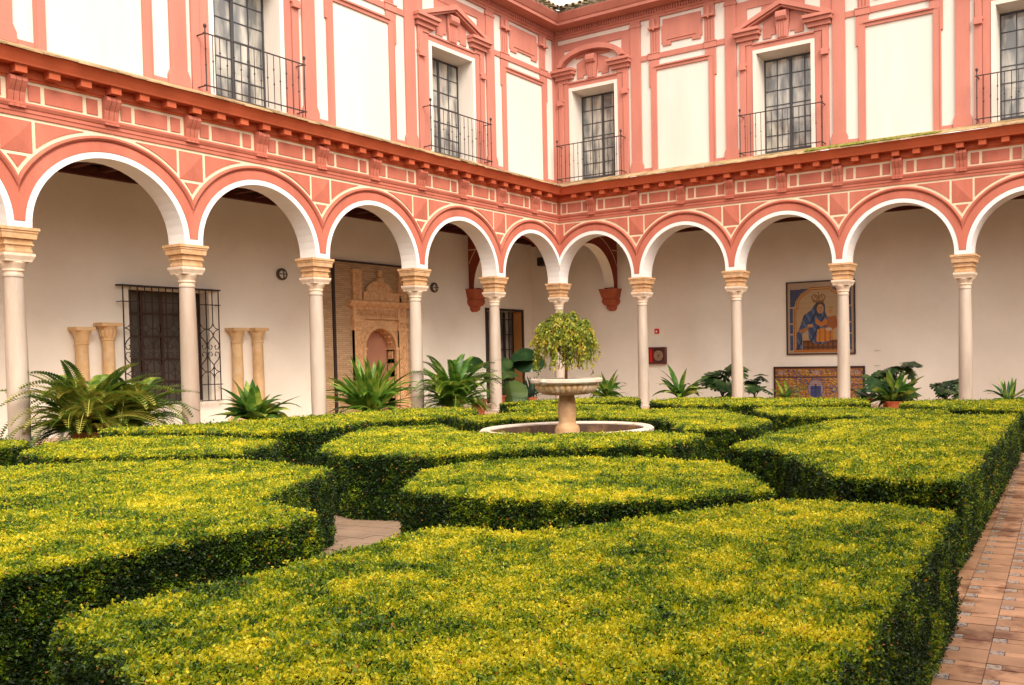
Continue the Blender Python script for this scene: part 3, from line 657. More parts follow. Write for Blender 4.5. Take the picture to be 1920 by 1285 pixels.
# ------------------------------------------------------------------ marble columns
def make_column():
    c = empty('marble_column', (0, 0, 0), 'marble column', 'column', 'marble columns of the arcade')
    mb = MB(); mb.lathe([(.158, .09), (.160, .9), (.157, 1.6), (.148, 2.4), (.138, 2.95), (.150, 2.965), (.150, 2.99), (.140, 3.0)], seg=28); mb.build('shaft', M['marble'], c, smooth=True)
    mb = MB(); mb.box(-.19, .19, -.19, .19, 0.0, .05); mb.lathe([(.18, .05), (.185, .065), (.18, .08), (.162, .09)], seg=28); mb.build('base', M['marble'], c, smooth=True)
    mb = MB(); mb.lathe([(.140, 3.0), (.142, 3.05), (.160, 3.06), (.162, 3.08), (.15, 3.09), (.165, 3.13), (.20, 3.185), (.205, 3.20), (.20, 3.215)], seg=28)
    for w0, w1, z0, z1 in ((.20, .205, 3.21, 3.235), (.205, .235, 3.235, 3.30), (.235, .235, 3.30, 3.345)):
        a = [mb.pt(x*w0, y*w0, z0) for x, y in ((-1,-1),(1,-1),(1,1),(-1,1))]; b_ = [mb.pt(x*w1, y*w1, z1) for x, y in ((-1,-1),(1,-1),(1,1),(-1,1))]
        for i in range(4): mb.f.append([a[i], a[(i+1)%4], b_[(i+1)%4], b_[i]])
        mb.f.append(a[::-1]); mb.f.append(b_)
    mb.build('capital', M['capstone'], c, smooth=True)
    mb = MB(); pr = [(.19, 3.345), (.205, 3.37), (.205, 3.41), (.19, 3.415), (.20, 3.46), (.225, 3.48), (.225, 3.50), (.205, 3.505), (.215, 3.575), (.255, 3.58), (.262, 3.66), (.275, 3.68), (.275, 3.70), (.292, 3.715), (.292, 3.762)]
    rows = [[mb.pt(x*w_, y*w_, z) for x, y in ((-1,-1),(1,-1),(1,1),(-1,1))] for w_, z in pr]
    for a, b_ in zip(rows[:-1], rows[1:]):
        for i in range(4): mb.f.append([a[i], a[(i+1)%4], b_[(i+1)%4], b_[i]])
    mb.f.append(rows[0][::-1]); mb.f.append(rows[-1]); mb.build('impost', M['stone'], c)
    return c
col0 = make_column()
lab = {('L', 5): 'pinkish marble column at the left edge of the photo', ('L', 4): 'marble column standing in front of the iron grilled window', ('L', 3): 'marble column at the left edge of the brick panel with the carved portal',
       ('L', 2): 'marble column between the carved portal and the round wall lamp near the corner', ('L', 1): 'marble column in front of the dark glazed door, second from the corner',
       ('C', 0): 'corner column where the two arcades meet, half hidden by the weeping shrub', ('R', 1): 'marble column just left of the red fire hose cabinet', ('R', 2): 'marble column in front of the dark monstera, left of the tile picture',
       ('R', 3): 'marble column standing in front of the tile picture', ('R', 4): 'marble column nearest the right edge of the photo', ('L', 6): 'marble column beyond the left edge', ('L', 7): 'second marble column beyond the left edge', ('L', 8): 'third marble column beyond the left edge', ('R', 5): 'marble column beyond the right edge', ('R', 6): 'second marble column beyond the right edge'}
first = True
for (s, k), lb in lab.items():
    o = col0 if first else copy_tree(col0); first = False
    o.location = (0, -3.0*k, 0) if s == 'L' else (3.0*k, 0, 0); o['label'] = lb
    o.rotation_euler.z = 0

# ------------------------------------------------------------------ things on the left gallery wall
def shift(mp, x, y, z): return lambda a, b_, c: mp(a+x, b_+y, c+z)
# wrought-iron window grille in front of the recessed window
wn = MB(); wn.box(LX-.45, LX-.40, -11.2, -9.3, .62, 3.18); wd_ = wn.build('recessed_window', M['winback'] if 'winback' in M else M['gallery'], LWing)
mb = MB()
for y in (-11.2, -10.72, -10.25, -9.78, -9.3): mb.box(LX-.40, LX-.35, y-.03, y+.03, .62, 3.18)
for z in (.64, 1.10, 1.62, 2.14, 2.66, 3.16): mb.box(LX-.395, LX-.36, -11.2, -9.3, z-.02, z+.02)
mb.build('window_frame', M['wood'], wd_)
gr = empty('window_grille', (LX+.2, -10.25, .6), 'black wrought iron grille with lyre scrolls over the gallery window', 'grille')
gd = LX + .18; y0, y1, zb, zt = -11.42, -9.17, .62, 3.24; ny = 7; sp = (y1-y0)/ny/1.0
mb = MB()
for z in (zb, 1.0, 2.88): mb.box(gd-.008, gd+.008, y0-.05, y1+.05, z-.011, z+.011)
mb.box(LX, gd+.01, y0-.06, y1+.06, zt-.02, zt+.012)
for y in (y0-.04, y1+.04):
    for z in (zb, 1.0, 2.88): mb.box(LX, gd, y-.008, y+.008, z-.008, z+.008)
mb.build('frame', M['iron'], gr)
for i in range(2*ny+1):
    y = y0 + (y1-y0)*i/(2*ny); b2 = MB()
    if i % 2 == 0: b2.tube([(gd, y, zb), (gd, y, zt)], .014, 5)
    else:
        b2.tube([(gd, y, zb), (gd, y, 1.42)], .012, 5); b2.tube([(gd, y, 2.46), (gd, y, zt)], .012, 5)
    b2.build('bar', M['iron'], gr)
def arcpts(cy, cz, r, a0, a1, n=8, ry=None): return [(gd, cy + (ry or r)*math.cos(a0+(a1-a0)*i/n), cz + r*math.sin(a0+(a1-a0)*i/n)) for i in range(n+1)]
for i in range(ny):
    cy = y0 + (y1-y0)*(i+.5)/ny; h = (y1-y0)/ny/2; sc_ = MB()
    for zc, s in ((2.30, 1), (1.30, -1)):
        for q in (-1, 1):
            sc_.tube([(gd, cy+q*h*(1-math.sin(t)), zc + h*(1-math.cos(t))*1.0) for t in [math.pi/2*j/5 for j in range(6)]], .012, 4)
            sc_.tube([(gd, cy+q*h*(1-math.sin(t)), zc - h*(1-math.cos(t))*1.0) for t in [math.pi/2*j/5 for j in range(6)]], .012, 4)
    for q in (-1, 1):
        for s in (-1, 1):
            m0 = 1.80
            sc_.tube([(gd, cy, m0+s*.34), (gd, cy+q*.05, m0+s*.28), (gd, cy+q*.12, m0+s*.20), (gd, cy+q*.15, m0+s*.12), (gd, cy+q*.12, m0+s*.04), (gd, cy+q*.06, m0+s*.03), (gd, cy+q*.03, m0+s*.09), (gd, cy+q*.06, m0+s*.13)], .012, 4)
            sc_.tube([(gd, cy, m0+s*.34), (gd, cy, 1.30+.16 if s < 0 else 2.30-.16)], .012, 4)
    sc_.build('scroll', M['iron'], gr)

# four antique columns set against the wall
def wall_column(y, h, wide, base_z, label, name='antique_column'):
    o = empty(name, (LX+.16, y, 0), label, 'column', 'small antique columns against the gallery wall')
    mb = MB(); mb.lathe([(.125, base_z+.12), (.128, 1.0), (.118, h-.38)], (LX+.17, y, 0), 20); mb.build('shaft', M['antique'], o, smooth=True)
    mb = MB(); mb.lathe([(.118, h-.38), (.14, h-.365), (.14, h-.34), (.12, h-.33), (.13, h-.22), (.17, h-.12), (.19, h-.07)], (LX+.17, y, 0), 20); mb.box(LX+.0, LX+.36, y-wide, y+wide, h-.075, h)
    if 'fluted' in label:
        for k in range(10):
            a = math.pi*2*k/10; mb.lathe([(.02, h-.30), (.045, h-.2), (.03, h-.1)], (LX+.17+.13*math.cos(a), y+.13*math.sin(a), 0), 5)
    mb.build('capital', M['antique'], o, smooth=True)
    mb = MB(); mb.box(LX, LX+.36, y-.2, y+.2, 0, base_z); mb.lathe([(.18, base_z), (.185, base_z+.05), (.14, base_z+.12)], (LX+.17, y, 0), 20); mb.build('base', M['antique'], o, smooth=True)
M['antique'] = mat('honey_antique_marble', (0.66, 0.43, 0.22), 0.6, 0.2, 4, (0.70, 0.55, 0.38), 0.6, 3, 0.15, 30)
wall_column(-12.30, 2.30, .19, .15, 'small honey stone column with plain capital, leftmost against the wall')
wall_column(-11.76, 2.40, .21, .15, 'small honey stone column with leafy fluted capital, just left of the iron grille')
wall_column(-8.70, 2.35, .21, .15, 'small honey stone column just right of the iron grille')
wall_column(-8.13, 2.36, .19, .15, 'small honey stone column, right one of the pair beyond the iron grille')

def wall_lamp(y, z, label):
    o = empty('wall_lamp', (LX, y, z), label, 'wall lamp', 'round bulkhead lamps on the gallery wall')
    f = lambda a, b_, c: (LX + c, y + a, z + b_)
    mb = MB(f); mb.lathe([(.15, 0), (.155, .05), (.13, .075), (.105, .08), (.105, .055)], (0, 0, 0), 24); mb.build('housing', M['lampmetal'], o, smooth=True)
    mb = MB(f); mb.lathe([(.104, .055), (.09, .085), (.05, .105), (.001, .11)], (0, 0, 0), 20); mb.build('lens', M['whiteplastic'], o, smooth=True)
    mb = MB(f); mb.box(-.015, .015, -.11, .11, .105, .12); mb.box(-.11, .11, -.012, .012, .106, .119); mb.build('guard', M['lampmetal'], o)
wall_lamp(-7.27, 3.76, 'round bronze bulkhead lamp on the wall left of the brick panel')
wall_lamp(-1.80, 3.73, 'round bronze bulkhead lamp on the wall right of the brick panel')

# brick panel with the carved terracotta portal
pn = MB(); pn.box(LX, LX+.05, -5.62, -4.64, 0, 4.24); pn.box(LX, LX+.05, -3.52, -2.50, 0, 4.24); pn.box(LX, LX+.05, -4.64, -3.52, 2.42, 4.24); bp_ = tag(pn.build('brick_panel', M['brick']), 'tall panel of thin ochre bricks behind the carved portal', 'brick panel')
mb = MB(); mb.box(LX, LX+.07, -5.70, -5.62, 0, 4.28); mb.box(LX, LX+.07, -5.62, -2.50, 4.24, 4.29); mb.build('edge_strip', M['iron'], bp_)
pb = MB(); pb.box(LX, LX+.045, -6.30, -5.72, 0, 4.24); pb.build('side_brickwork', M['brick2'] if 'brick2' in M else M['brick'], bp_)
po = empty('carved_portal', (LX, -4.05, 0), 'carved orange terracotta portal with a round arched niche', 'portal')
fp = lambda a, b_, c: (LX + .05 + b_, -4.08 + a, c)     # a along wall, b outwards, c up
def carve(mb, a0, a1, z0, z1, d, n, seed, up=True):
    """rows of small raised leaves and bosses"""
    q = random.Random(seed); w_ = a1-a0; h = z1-z0
    for i in range(n):
        ca = a0 + w_*(.12 + .76*((i*0.618) % 1.0)); cz = z0 + h*(.06 + .88*(i+.5)/n); r = q.uniform(.018, .036); k = 6; ph = q.random()*3
        c0 = mb.pt(ca, d+q.uniform(.02, .04), cz); rim = [mb.pt(ca + r*(1+.5*math.sin(3*t+ph))*math.cos(t), d, cz + r*1.3*(1+.4*math.cos(2*t+ph))*math.sin(t)) for t in [2*math.pi*j/k for j in range(k)]]
        for j in range(k): mb.f.append([c0, rim[j], rim[(j+1) % k]])
T_ = M['terracotta']
for s, nm in ((-1, 'pilaster'), (1, 'pilaster')):
    a0, a1 = sorted((s*.66, s*.98)); mb = MB(fp); mb.box(a0, a1, 0, .10, 0, 2.62); mb.box(a0-.03, a1+.03, 0, .13, 2.36, 2.44); mb.box(a0-.03, a1+.03, 0, .14, 2.60, 2.68); mb.box(a0-.04, a1+.04, 0, .14, 0, .25)
    for e_ in (a0, a1-.035): mb.box(e_, e_+.035, .0, .12, .25, 2.36)
    carve(mb, a0+.03, a1-.03, .3, 2.3, .10, 70, 5+s); carve(mb, a0+.03, a1-.03, 2.44, 2.60, .10, 8, 9+s); mb.build(nm, T_, po)
NR, NZ = .56, 1.86
mb = MB(fp); N = 18   # wall round the niche
for i in range(N):
    t0, t1 = math.pi*i/N, math.pi*(i+1)/N; p0 = (-NR*math.cos(t0), NZ+NR*math.sin(t0)); p1 = (-NR*math.cos(t1), NZ+NR*math.sin(t1))
    mb.poly([(p0[0], .05, p0[1]), (p1[0], .05, p1[1]), (p1[0], .05, 2.72), (p0[0], .05, 2.72)]); mb.poly([(p0[0], .05, p0[1]), (p1[0], .05, p1[1]), (p1[0], -.30, p1[1]), (p0[0], -.30, p0[1])])
    q0 = [(-r*math.cos(t), d, NZ + r*math.sin(t)) for r, d in ((NR, .05), (NR, .085), (NR+.03, .10), (NR+.085, .085), (NR+.09, .05)) for t in (t0, t1)]
    for j in range(4): mb.poly([q0[2*j], q0[2*j+1], q0[2*j+3], q0[2*j+2]])
for s in (-1, 1):
    mb.poly([(s*NR, .05, 0), (s*NR, -.30, 0), (s*NR, -.30, NZ), (s*NR, .05, NZ)]); mb.poly([(s*NR, .05, 0), (s*.66, .05, 0), (s*.66, .05, 2.72), (s*NR, .05, 2.72)])
    a0, a1 = sorted((s*NR, s*(NR+.09))); mb.box(a0, a1, .05, .09, 0, NZ); a0, a1 = sorted((s*(NR-.04), s*(NR+.1))); mb.box(a0, a1, -.3, .11, NZ-.05, NZ+.01)
mb.build('niche_surround', T_, po)
mb = MB(fp)       # coffered inside of the arch
for i in range(1, 9):
    t = math.pi*i/9
    for dd in (-.22, -.10): mb.box(NR*.97*-math.cos(t)-.03, NR*.97*-math.cos(t)+.03, dd, dd+.06, NZ+NR*.97*math.sin(t)-.035, NZ+NR*.97*math.sin(t)+.01)
for zz in (.4, .8, 1.2, 1.55): mb.box(.525, .57, -.24, -.04, zz, zz+.22)
mb.build('coffers', T_, po)
mb = MB(fp); mb.poly([(-NR, -.30, 0), (NR, -.30, 0), (NR, -.30, NZ+NR), (-NR, -.30, NZ+NR)]); mb.build('niche_back', M['niche'], po)
mb = MB(fp); mb.box(-1.0, 1.0, 0, .08, 2.68, 3.04); mb.box(-1.03, 1.03, 0, .12, 2.68, 2.73); mb.box(-1.02, -.92, 0, .12, 2.73, 3.03); mb.box(.62, .70, 0, .12, 2.73, 3.03)
carve(mb, -.90, .60, 2.76, 3.0, .08, 10, 3)
for i in range(26):   # tangled frieze ornament
    a = -.88 + i*.068; q = random.Random(i); mb.tube([(a + .05*math.cos(t), .10, 2.87 + .08*math.sin(t + q.random())) for t in [j*1.1 for j in range(5)]], .011, 4)
carve(mb, .72, .98, 2.76, 3.0, .08, 8, 4); mb.build('frieze', T_, po)
mb = MB(fp); mb.sweep([(0, 3.03), (.11, 3.03), (.14, 3.07), (.18, 3.10), (.20, 3.14), (.20, 3.19), (.08, 3.22), (0, 3.22)], -1.14, 1.14, mitre=False); mb.build('cornice', T_, po)
mb = MB(fp); mb.box(-.62, .80, 0, .10, 3.20, 3.42); mb.box(-.64, .84, 0, .13, 3.40, 3.45); n = 14
pl = [(-.50*math.cos(math.pi*i/n)-.02, 3.45 + .33*math.sin(math.pi*i/n)) for i in range(n+1)]; mb.prism(pl, 0, .09); carve(mb, -.40, .36, 3.47, 3.72, .09, 26, 8); carve(mb, .1, .95, 3.45, 3.55, .08, 14, 18)
mb.build('lunette', T_, po)
mb = MB(fp); mb.lathe([(.001, .36), (.06, .33), (.085, .25), (.06, .18), (.05, .15), (.11, .11), (.13, 0), (.001, 0)], (0, .07, 3.74), 10); mb.build('bust', T_, po)
for s in (-1, 1):
    a0, a1 = (-.98, -.68) if s < 0 else (.72, 1.0); mb = MB(fp); mb.box(a0, a1, 0, .10, 3.20, 4.05); mb.box(a0-.02, a1+.02, 0, .12, 4.0, 4.06); carve(mb, a0, a1, 3.3, 4.0, .10, 24, 12+s); mb.build('attic_post', T_, po)

# glazed door near the corner
dr = empty('glazed_door', (LX, 1.56, 0), 'dark framed glazed door near the gallery corner', 'door')
mb = MB(); mb.box(LX-.02, LX+.035, .56, .63, 0, 3.2); mb.box(LX-.02, LX+.035, 2.49, 2.56, 0, 3.2); mb.box(LX-.02, LX+.035, .63, 2.49, 3.12, 3.2); mb.build('frame', M['iron'], dr)
mb = MB(); mb.box(LX-.44, LX-.02, 2.47, 2.515, 0, 3.12); mb.build('jamb_lining', M['jamb'], dr)
mb = MB(); mb.box(LX-.45, LX-.44, .60, 2.52, 0, 3.15); mb.build('backing', M['dooback'] if 'dooback' in M else M['glass'], dr)
for (a0, a1) in ((.61, 1.08), (1.10, 1.50), (1.52, 1.98), (2.0, 2.47)):
    mb = MB(); mb.box(LX-.40, LX-.36, a0, a0+.035, 0, 3.1); mb.box(LX-.40, LX-.36, a1-.035, a1, 0, 3.1); mb.box(LX-.395, LX-.365, (a0+a1)/2-.012, (a0+a1)/2+.012, .0, 3.1)
    for z in (.25, .78, 1.30, 1.82, 2.34, 2.86): mb.box(LX-.395, LX-.365, a0+.03, a1-.03, z-.014, z+.014)
    mb.build('door_leaf', M['iron'], dr)

mb = MB(); mb.box(-2.98, -2.62, RY-.26, RY-.02, 4.72, 5.02); o = tag(mb.build('loudspeaker', M['greybox'], bevel=.02), 'small dark box speaker high on the corner wall behind the arches', 'loudspeaker')
mb = MB(); mb.box(-2.95, -2.65, RY-.268, RY-.262, 4.75, 4.99); mb.build('grille', M['iron'], o)

# ------------------------------------------------------------------ things on the right gallery wall
fy = RY
def print_panel(name, x0, x1, z0, z1, W_, H_, fn, label, cat, frame=.035):
    o = empty(name, ((x0+x1)/2, fy, z0), label, cat)
    mb = MB(); 
    for a in ((x0, x0+frame, z0, z1), (x1-frame, x1, z0, z1), (x0+frame, x1-frame, z0, z0+frame), (x0+frame, x1-frame, z1-frame, z1)): mb.box(a[0], a[1], fy-.06, fy, a[2], a[3])
    mb.build('frame', M['wood2'], o)
    X = np.linspace(x0+frame, x1-frame, W_+1); Z = np.linspace(z0+frame, z1-frame, H_+1); gx_, gz = np.meshgrid(X, Z); n = gx_.size
    co = np.empty((n, 3)); co[:, 0] = gx_.ravel(); co[:, 1] = fy-.03; co[:, 2] = gz.ravel()
    i, j = np.meshgrid(np.arange(W_), np.arange(H_)); a = (j*(W_+1)+i).ravel(); faces = np.stack([a, a+1, a+W_+2, a+W_+1], 1)
    me = bpy.data.meshes.new('tiles'); me.from_pydata(co.tolist(), [], faces.tolist()); me.materials.append(M['print'])
    u = (i.ravel()+.5)/W_; v = (j.ravel()+.5)/H_; c = fn(u, v); at = me.attributes.new('print', 'FLOAT_COLOR', 'CORNER'); cc = np.repeat(np.concatenate([c, np.ones((len(c), 1))], 1), 4, axis=0); at.data.foreach_set('color', cc.astype(np.float32).ravel())
    link('tiles', me, o)
    return o
M['wood2'] = mat('dark_brown_picture_frame', (0.055, 0.02, 0.014), 0.5, 0.2, 10)
def inpoly(u, v, pl):
    c = np.zeros(len(u), bool); n = len(pl)
    for k in range(n):
        (x0, y0), (x1, y1) = pl[k], pl[(k+1) % n]
        hit = ((y0 > v) != (y1 > v)) & (u < (x1-x0)*(v-y0)/((y1-y0) or 1e-9)+x0); c ^= hit
    return c
def ell(u, v, x, y, a, b_): return ((u-x)/a)**2 + ((v-y)/b_)**2 < 1
def stroke(u, v, pts, w_):
    m = np.zeros(len(u), bool)
    for (x0, y0), (x1, y1) in zip(pts[:-1], pts[1:]):
        dx, dy = x1-x0, y1-y0; t = np.clip(((u-x0)*dx+(v-y0)*dy)/(dx*dx+dy*dy+1e-9), 0, 1); m |= (u-x0-t*dx)**2+(v-y0-t*dy)**2 < w_*w_
    return m
def Q(pl): return [((x-270)/640, (820-y)/690) for x, y in pl]
rs = np.random.RandomState(3)
def pic(u, v):
    n = len(u); c = np.tile(np.array([0.46, 0.33, 0.22]), (n, 1)); nz = rs.rand(n)
    blue = np.array([.035, .055, .13]); orange = np.array([.50, .16, .02]); field = np.array([.50, .33, .17]); brown = np.array([.22, .07, .02]); skin = np.array([.50, .25, .10])
    mir = lambda pl: [(1-x, y) for x, y in pl]
    for f in (lambda p: p, mir):
        c[inpoly(u, v, f(Q([(298, 195), (480, 190), (400, 240), (350, 310), (340, 360), (298, 362)])))] = blue
        for a, b_ in ((378, 520), (535, 625), (640, 788)): c[inpoly(u, v, f(Q([(293, a), (322, a), (322, b_), (293, b_)])))] = blue*1.3
    arch = Q([(345, 792), (345, 392), (366, 378), (368, 320), (402, 262), (470, 218), (500, 192)]); arch = arch + [(1-x, y) for x, y in arch[::-1]]
    fieldm = inpoly(u, v, arch); c[fieldm] = field
    c[fieldm & (nz > .8)] *= .93
    c[stroke(u, v, arch, .020)] = orange*.75; c[stroke(u, v, arch, .007)] = np.array([.60, .33, .10])
    c[inpoly(u, v, Q([(330, 780), (850, 780), (850, 808), (330, 808)]))] = orange
    cl = inpoly(u, v, Q([(540, 345), (500, 400), (430, 450), (400, 540), (360, 620), (355, 782), (415, 782), (415, 625), (470, 590), (480, 680), (520, 715), (600, 735), (680, 705), (720, 640), (650, 560), (665, 480), (640, 430), (640, 350), (590, 322)]))
    c[inpoly(u, v, Q([(420, 690), (760, 690), (760, 782), (420, 782)]))] = brown; c[inpoly(u, v, Q([(420, 690), (760, 690), (760, 782), (420, 782)])) & ((np.floor(u*40) % 3 == 0) | (np.floor(v*40) % 3 == 0))] = brown*.5
    c[cl] = blue*1.25; c[cl & (np.sin(u*55+v*30) > .55)] = np.array([.09, .16, .28]); c[cl & (np.sin(u*41-v*23) < -.8)] = blue*.6
    c[inpoly(u, v, Q([(365, 600), (470, 560), (480, 590), (400, 620)]))] = np.array([.40, .17, .05])
    c[ell(u, v, *Q([(588, 372)])[0], .075, .085)] = np.array([.06, .035, .03]); c[ell(u, v, *Q([(592, 392)])[0], .052, .070)] = skin; c[ell(u, v, *Q([(580, 450)])[0], .05, .025)] = np.array([.03, .04, .07])
    c[inpoly(u, v, Q([(545, 475), (600, 520), (650, 482), (662, 540), (600, 565), (545, 530)]))] = orange*1.1
    rb = inpoly(u, v, Q([(560, 590), (640, 568), (715, 600), (715, 690), (620, 712), (550, 705)])); c[rb] = np.array([.62, .22, .02]); c[rb & (np.sin(u*80) > .6)] = np.array([.38, .10, .02])
    c[ell(u, v, *Q([(492, 552)])[0], .045, .025)] = skin*1.1
    c[inpoly(u, v, Q([(660, 470), (740, 460), (770, 560), (700, 600), (650, 560)]))] = np.array([.36, .10, .02]); c[ell(u, v, *Q([(688, 418)])[0], .042, .050)] = skin*1.15; c[ell(u, v, *Q([(692, 385)])[0], .035, .028)] = np.array([.40, .28, .10]); c[ell(u, v, *Q([(672, 588)])[0], .05, .022)] = np.array([.55, .42, .30])
    for cx_, ry in ((575, .06), ):
        for k in (-1, 1):
            c[stroke(u, v, Q([(575, 320), (575+k*58, 300), (575+k*66, 270), (575+k*40, 250), (575, 275)]), .007)] = np.array([.20, .09, .02])
        c[stroke(u, v, Q([(575, 320), (575, 225)]), .007)] = np.array([.20, .09, .02]); c[stroke(u, v, Q([(530, 318), (620, 318)]), .014)] = np.array([.25, .12, .03]); c[stroke(u, v, Q([(530, 300), (545, 260), (560, 300), (575, 255), (590, 300), (605, 260), (620, 300)]), .006)] = np.array([.28, .14, .04])
    for fx, fy_, k in ((592, 388, 1.0), (688, 418, .7)):
        for dx in (-11, 13): c[ell(u, v, *Q([(fx + dx*k, fy_ - 6*k)])[0], .011*k, .006*k)] = np.array([.08, .04, .03])
        c[stroke(u, v, Q([(fx+2*k, fy_-4*k), (fx+5*k, fy_+12*k)]), .004)] = np.array([.30, .13, .06]); c[stroke(u, v, Q([(fx-6*k, fy_+22*k), (fx+9*k, fy_+22*k)]), .005)] = np.array([.38, .08, .05])
    j = (np.abs((u*14) % 1 - .5) > .465) | (np.abs((v*14) % 1 - .5) > .465); c[j] *= .80
    return .8 * c * (0.9 + .2*nz[:, None])
print_panel('tile_picture', 6.22, 8.33, 1.46, 3.63, 168, 172, pic, 'glazed tile picture of a crowned mother and child in blue and orange robes', 'tile picture')
def azu(u, v):
    n = len(u); nz = rs.rand(n); c = np.tile(np.array([.50, .19, .03]), (n, 1))
    f1 = np.sin(u*62+3*np.sin(v*21)) * np.sin(v*34+2.2*np.sin(u*37)); f2 = np.sin(u*97+2*np.cos(v*40))*np.cos(v*51+u*11)
    c[f1 > .45] = (.05, .08, .20); c[f1 < -.55] = (.55, .33, .06); c[f2 > .7] = (.07, .12, .06); c[f2 < -.78] = (.34, .05, .02); c[(f1*f2) > .42] = (.45, .40, .40)
    for (x, y, r) in ((.07, .86, .05), (.48, .86, .05), (.93, .86, .05)):
        e = ((u-x)/.045)**2 + ((v-y)/.07)**2; c[e < 1] = (.42, .25, .22); c[e < .45] = (.55, .36, .26); c[(e < .45) & (np.sin(u*300) > .3)] = (.30, .14, .10)
    c[(v > .70) & (v < .735)] = (.06, .05, .08); c[(v > .735) & (v < .75)] = (.40, .14, .03); c[v > .965] = (.42, .15, .05)
    e = ((u-.47)/.095)**2 + ((v-.38)/.30)**2; m = (e < 1) & (v > .05); c[m] = (.36, .24, .24); m2 = m & (np.abs(u-.47) < .06) & (v < .45); c[m2] = (.05, .07, .22); c[m & (np.abs(u-.47) < .012) & (v < .5)] = (.05, .05, .06); c[m & (e > .8)] = (.12, .10, .20)
    for x in (.26, .68): e = ((u-x)/.03)**2 + ((v-.35)/.1)**2; c[e < 1] = (.06, .09, .22); c[e < .4] = (.5, .3, .1)
    j = (np.abs((u*20) % 1 - .5) > .45) | (np.abs((v*8) % 1 - .5) > .45); c[j] *= .72
    return .8 * c * (.85 + .3*nz[:, None])
print_panel('azulejo_panel', 5.79, 8.60, .05, 1.11, 200, 80, azu, 'low wide orange and blue floral tile panel below the tile picture', 'tile panel', .05)
o = empty('fire_hose_cabinet', (1.71, fy, 1.24), 'dark red glazed fire hose cabinet set on the wall beside a column', 'fire cabinet')
mb = MB(); 
for a in ((1.38, 1.43, 1.24, 1.79), (2.00, 2.05, 1.24, 1.79), (1.43, 2.00, 1.24, 1.29), (1.43, 2.00, 1.74, 1.79)): mb.box(a[0], a[1], fy-.12, fy, a[2], a[3])
mb.build('frame', mat('dark_red_metal', (.13, .03, .025), .4, .1, 5, bump=0), o)
mb = MB(); mb.poly([(1.43, fy-.04, 1.29), (2.0, fy-.04, 1.29), (2.0, fy-.04, 1.74), (1.43, fy-.04, 1.74)]); mb.build('back', mat('cabinet_inside', (.10, .05, .04), .6, .2, 4, bump=0), o)
mb = MB(lambda a, b_, c: (1.79+a, fy-.06+b_*.5, 1.51+c)); mb.m = lambda a, b_, c: (1.78+a, fy-.05-c, 1.51+b_)
mb.lathe([(.03, .04), (.06, .045), (.06, .02), (.14, .02), (.14, .05), (.17, .05), (.17, .0)], (0, 0, 0), 20); mb.build('hose_reel', mat('pale_hose', (.32, .20, .13), .6, .2, 20, bump=0), o)
mb = MB(); mb.box(1.44, 1.56, fy-.10, fy-.045, 1.30, 1.73); mb.build('extinguisher_box', mat('cabinet_red', (.50, .02, .015), .35, .1, 5, bump=0), o)
o = tag(MB().build('x', M['alarm']) if False else (lambda m_: m_.build('fire_alarm', M['alarm'], bevel=.01))((lambda m_: (m_.box(1.62, 1.78, fy-.05, fy, 2.23, 2.39), m_)[1])(MB())), 'small square red fire alarm button box above the hose cabinet', 'fire alarm')
mb = MB(); mb.box(1.67, 1.73, fy-.056, fy-.05, 2.27, 2.33); mb.build('button', M['whiteplastic'], o)
for z, t in ((1.50, 'upper'), (1.07, 'lower')):
    mb = MB(); mb.box(8.86, 9.10, fy-.012, fy, z, z+.09); o = tag(mb.build('caption_plate', M['plate'] if 'plate' in M else M['gallery'], bevel=.003), 'small pale caption plate on the wall, the %s of two right of the tile picture' % t, 'wall label', 'small caption plates beside the tile picture')
    mb = MB(); mb.box(8.88, 9.06, fy-.014, fy-.012, z+.05, z+.056); mb.box(8.88, 9.0, fy-.014, fy-.012, z+.03, z+.036); mb.build('print_lines', M['iron'], o)

# ------------------------------------------------------------------ fountain
FX, FY = 9.72, -13.02
fo = empty('fountain', (FX, FY, 0), 'old marble fountain with gadrooned bowl on a pedestal in a low round basin', 'fountain')
mb = MB(); mb.lathe([(1.04, 0), (1.05, .44), (1.09, .50), (1.115, .525), (1.115, .565), (1.09, .585), (1.02, .585), (.985, .57), (.975, .53)], (FX, FY, 0), 8*6)
# slightly faceted kerb of marble segments
mb.build('basin_rim', M['fount'], fo, smooth=True)
mb = MB(); mb.lathe([(.978, .555), (.96, .50), (.92, .30), (.86, .20), (.001, .19)], (FX, FY, 0), 48); mb.build('basin_lining', M['basin_in'], fo, smooth=True)
mb = MB(); mb.lathe([(.915, .30), (.001, .30)], (FX, FY, 0), 48); mb.build('water', M['water'], fo)
mb = MB(); mb.lathe([(.16, .2), (.16, .56), (.145, .60), (.115, .63), (.11, .66), (.118, .80), (.114, .90), (.098, .98), (.10, 1.0), (.13, 1.01)], (FX, FY, 0), 28); mb.build('pedestal', M['fount_ped'], fo, smooth=True)
mb = MB(); seg = 192; rows = []
for r, z, a in ((.10, .995, 0), (.16, 1.0, .5), (.26, 1.01, 1), (.345, 1.045, 1), (.385, 1.10, 1), (.395, 1.145, .3), (.44, 1.155, 0), (.452, 1.17, 0), (.452, 1.20, 0), (.44, 1.208, 0), (.405, 1.205, 0), (.38, 1.16, 0), (.28, 1.10, 0), (.001, 1.08, 0)):
    rows.append([mb.pt(FX + (r + a*.022*abs(math.sin(k*math.pi/6))*1)*math.cos(2*math.pi*k/seg), FY + (r + a*.022*abs(math.sin(k*math.pi/6)))*math.sin(2*math.pi*k/seg), z) for k in range(seg)])
for A, B_ in zip(rows[:-1], rows[1:]):
    for k in range(seg): mb.f.append([A[k], A[(k+1) % seg], B_[(k+1) % seg], B_[k]])
mb.build('bowl', M['bowl'], fo, smooth=True)
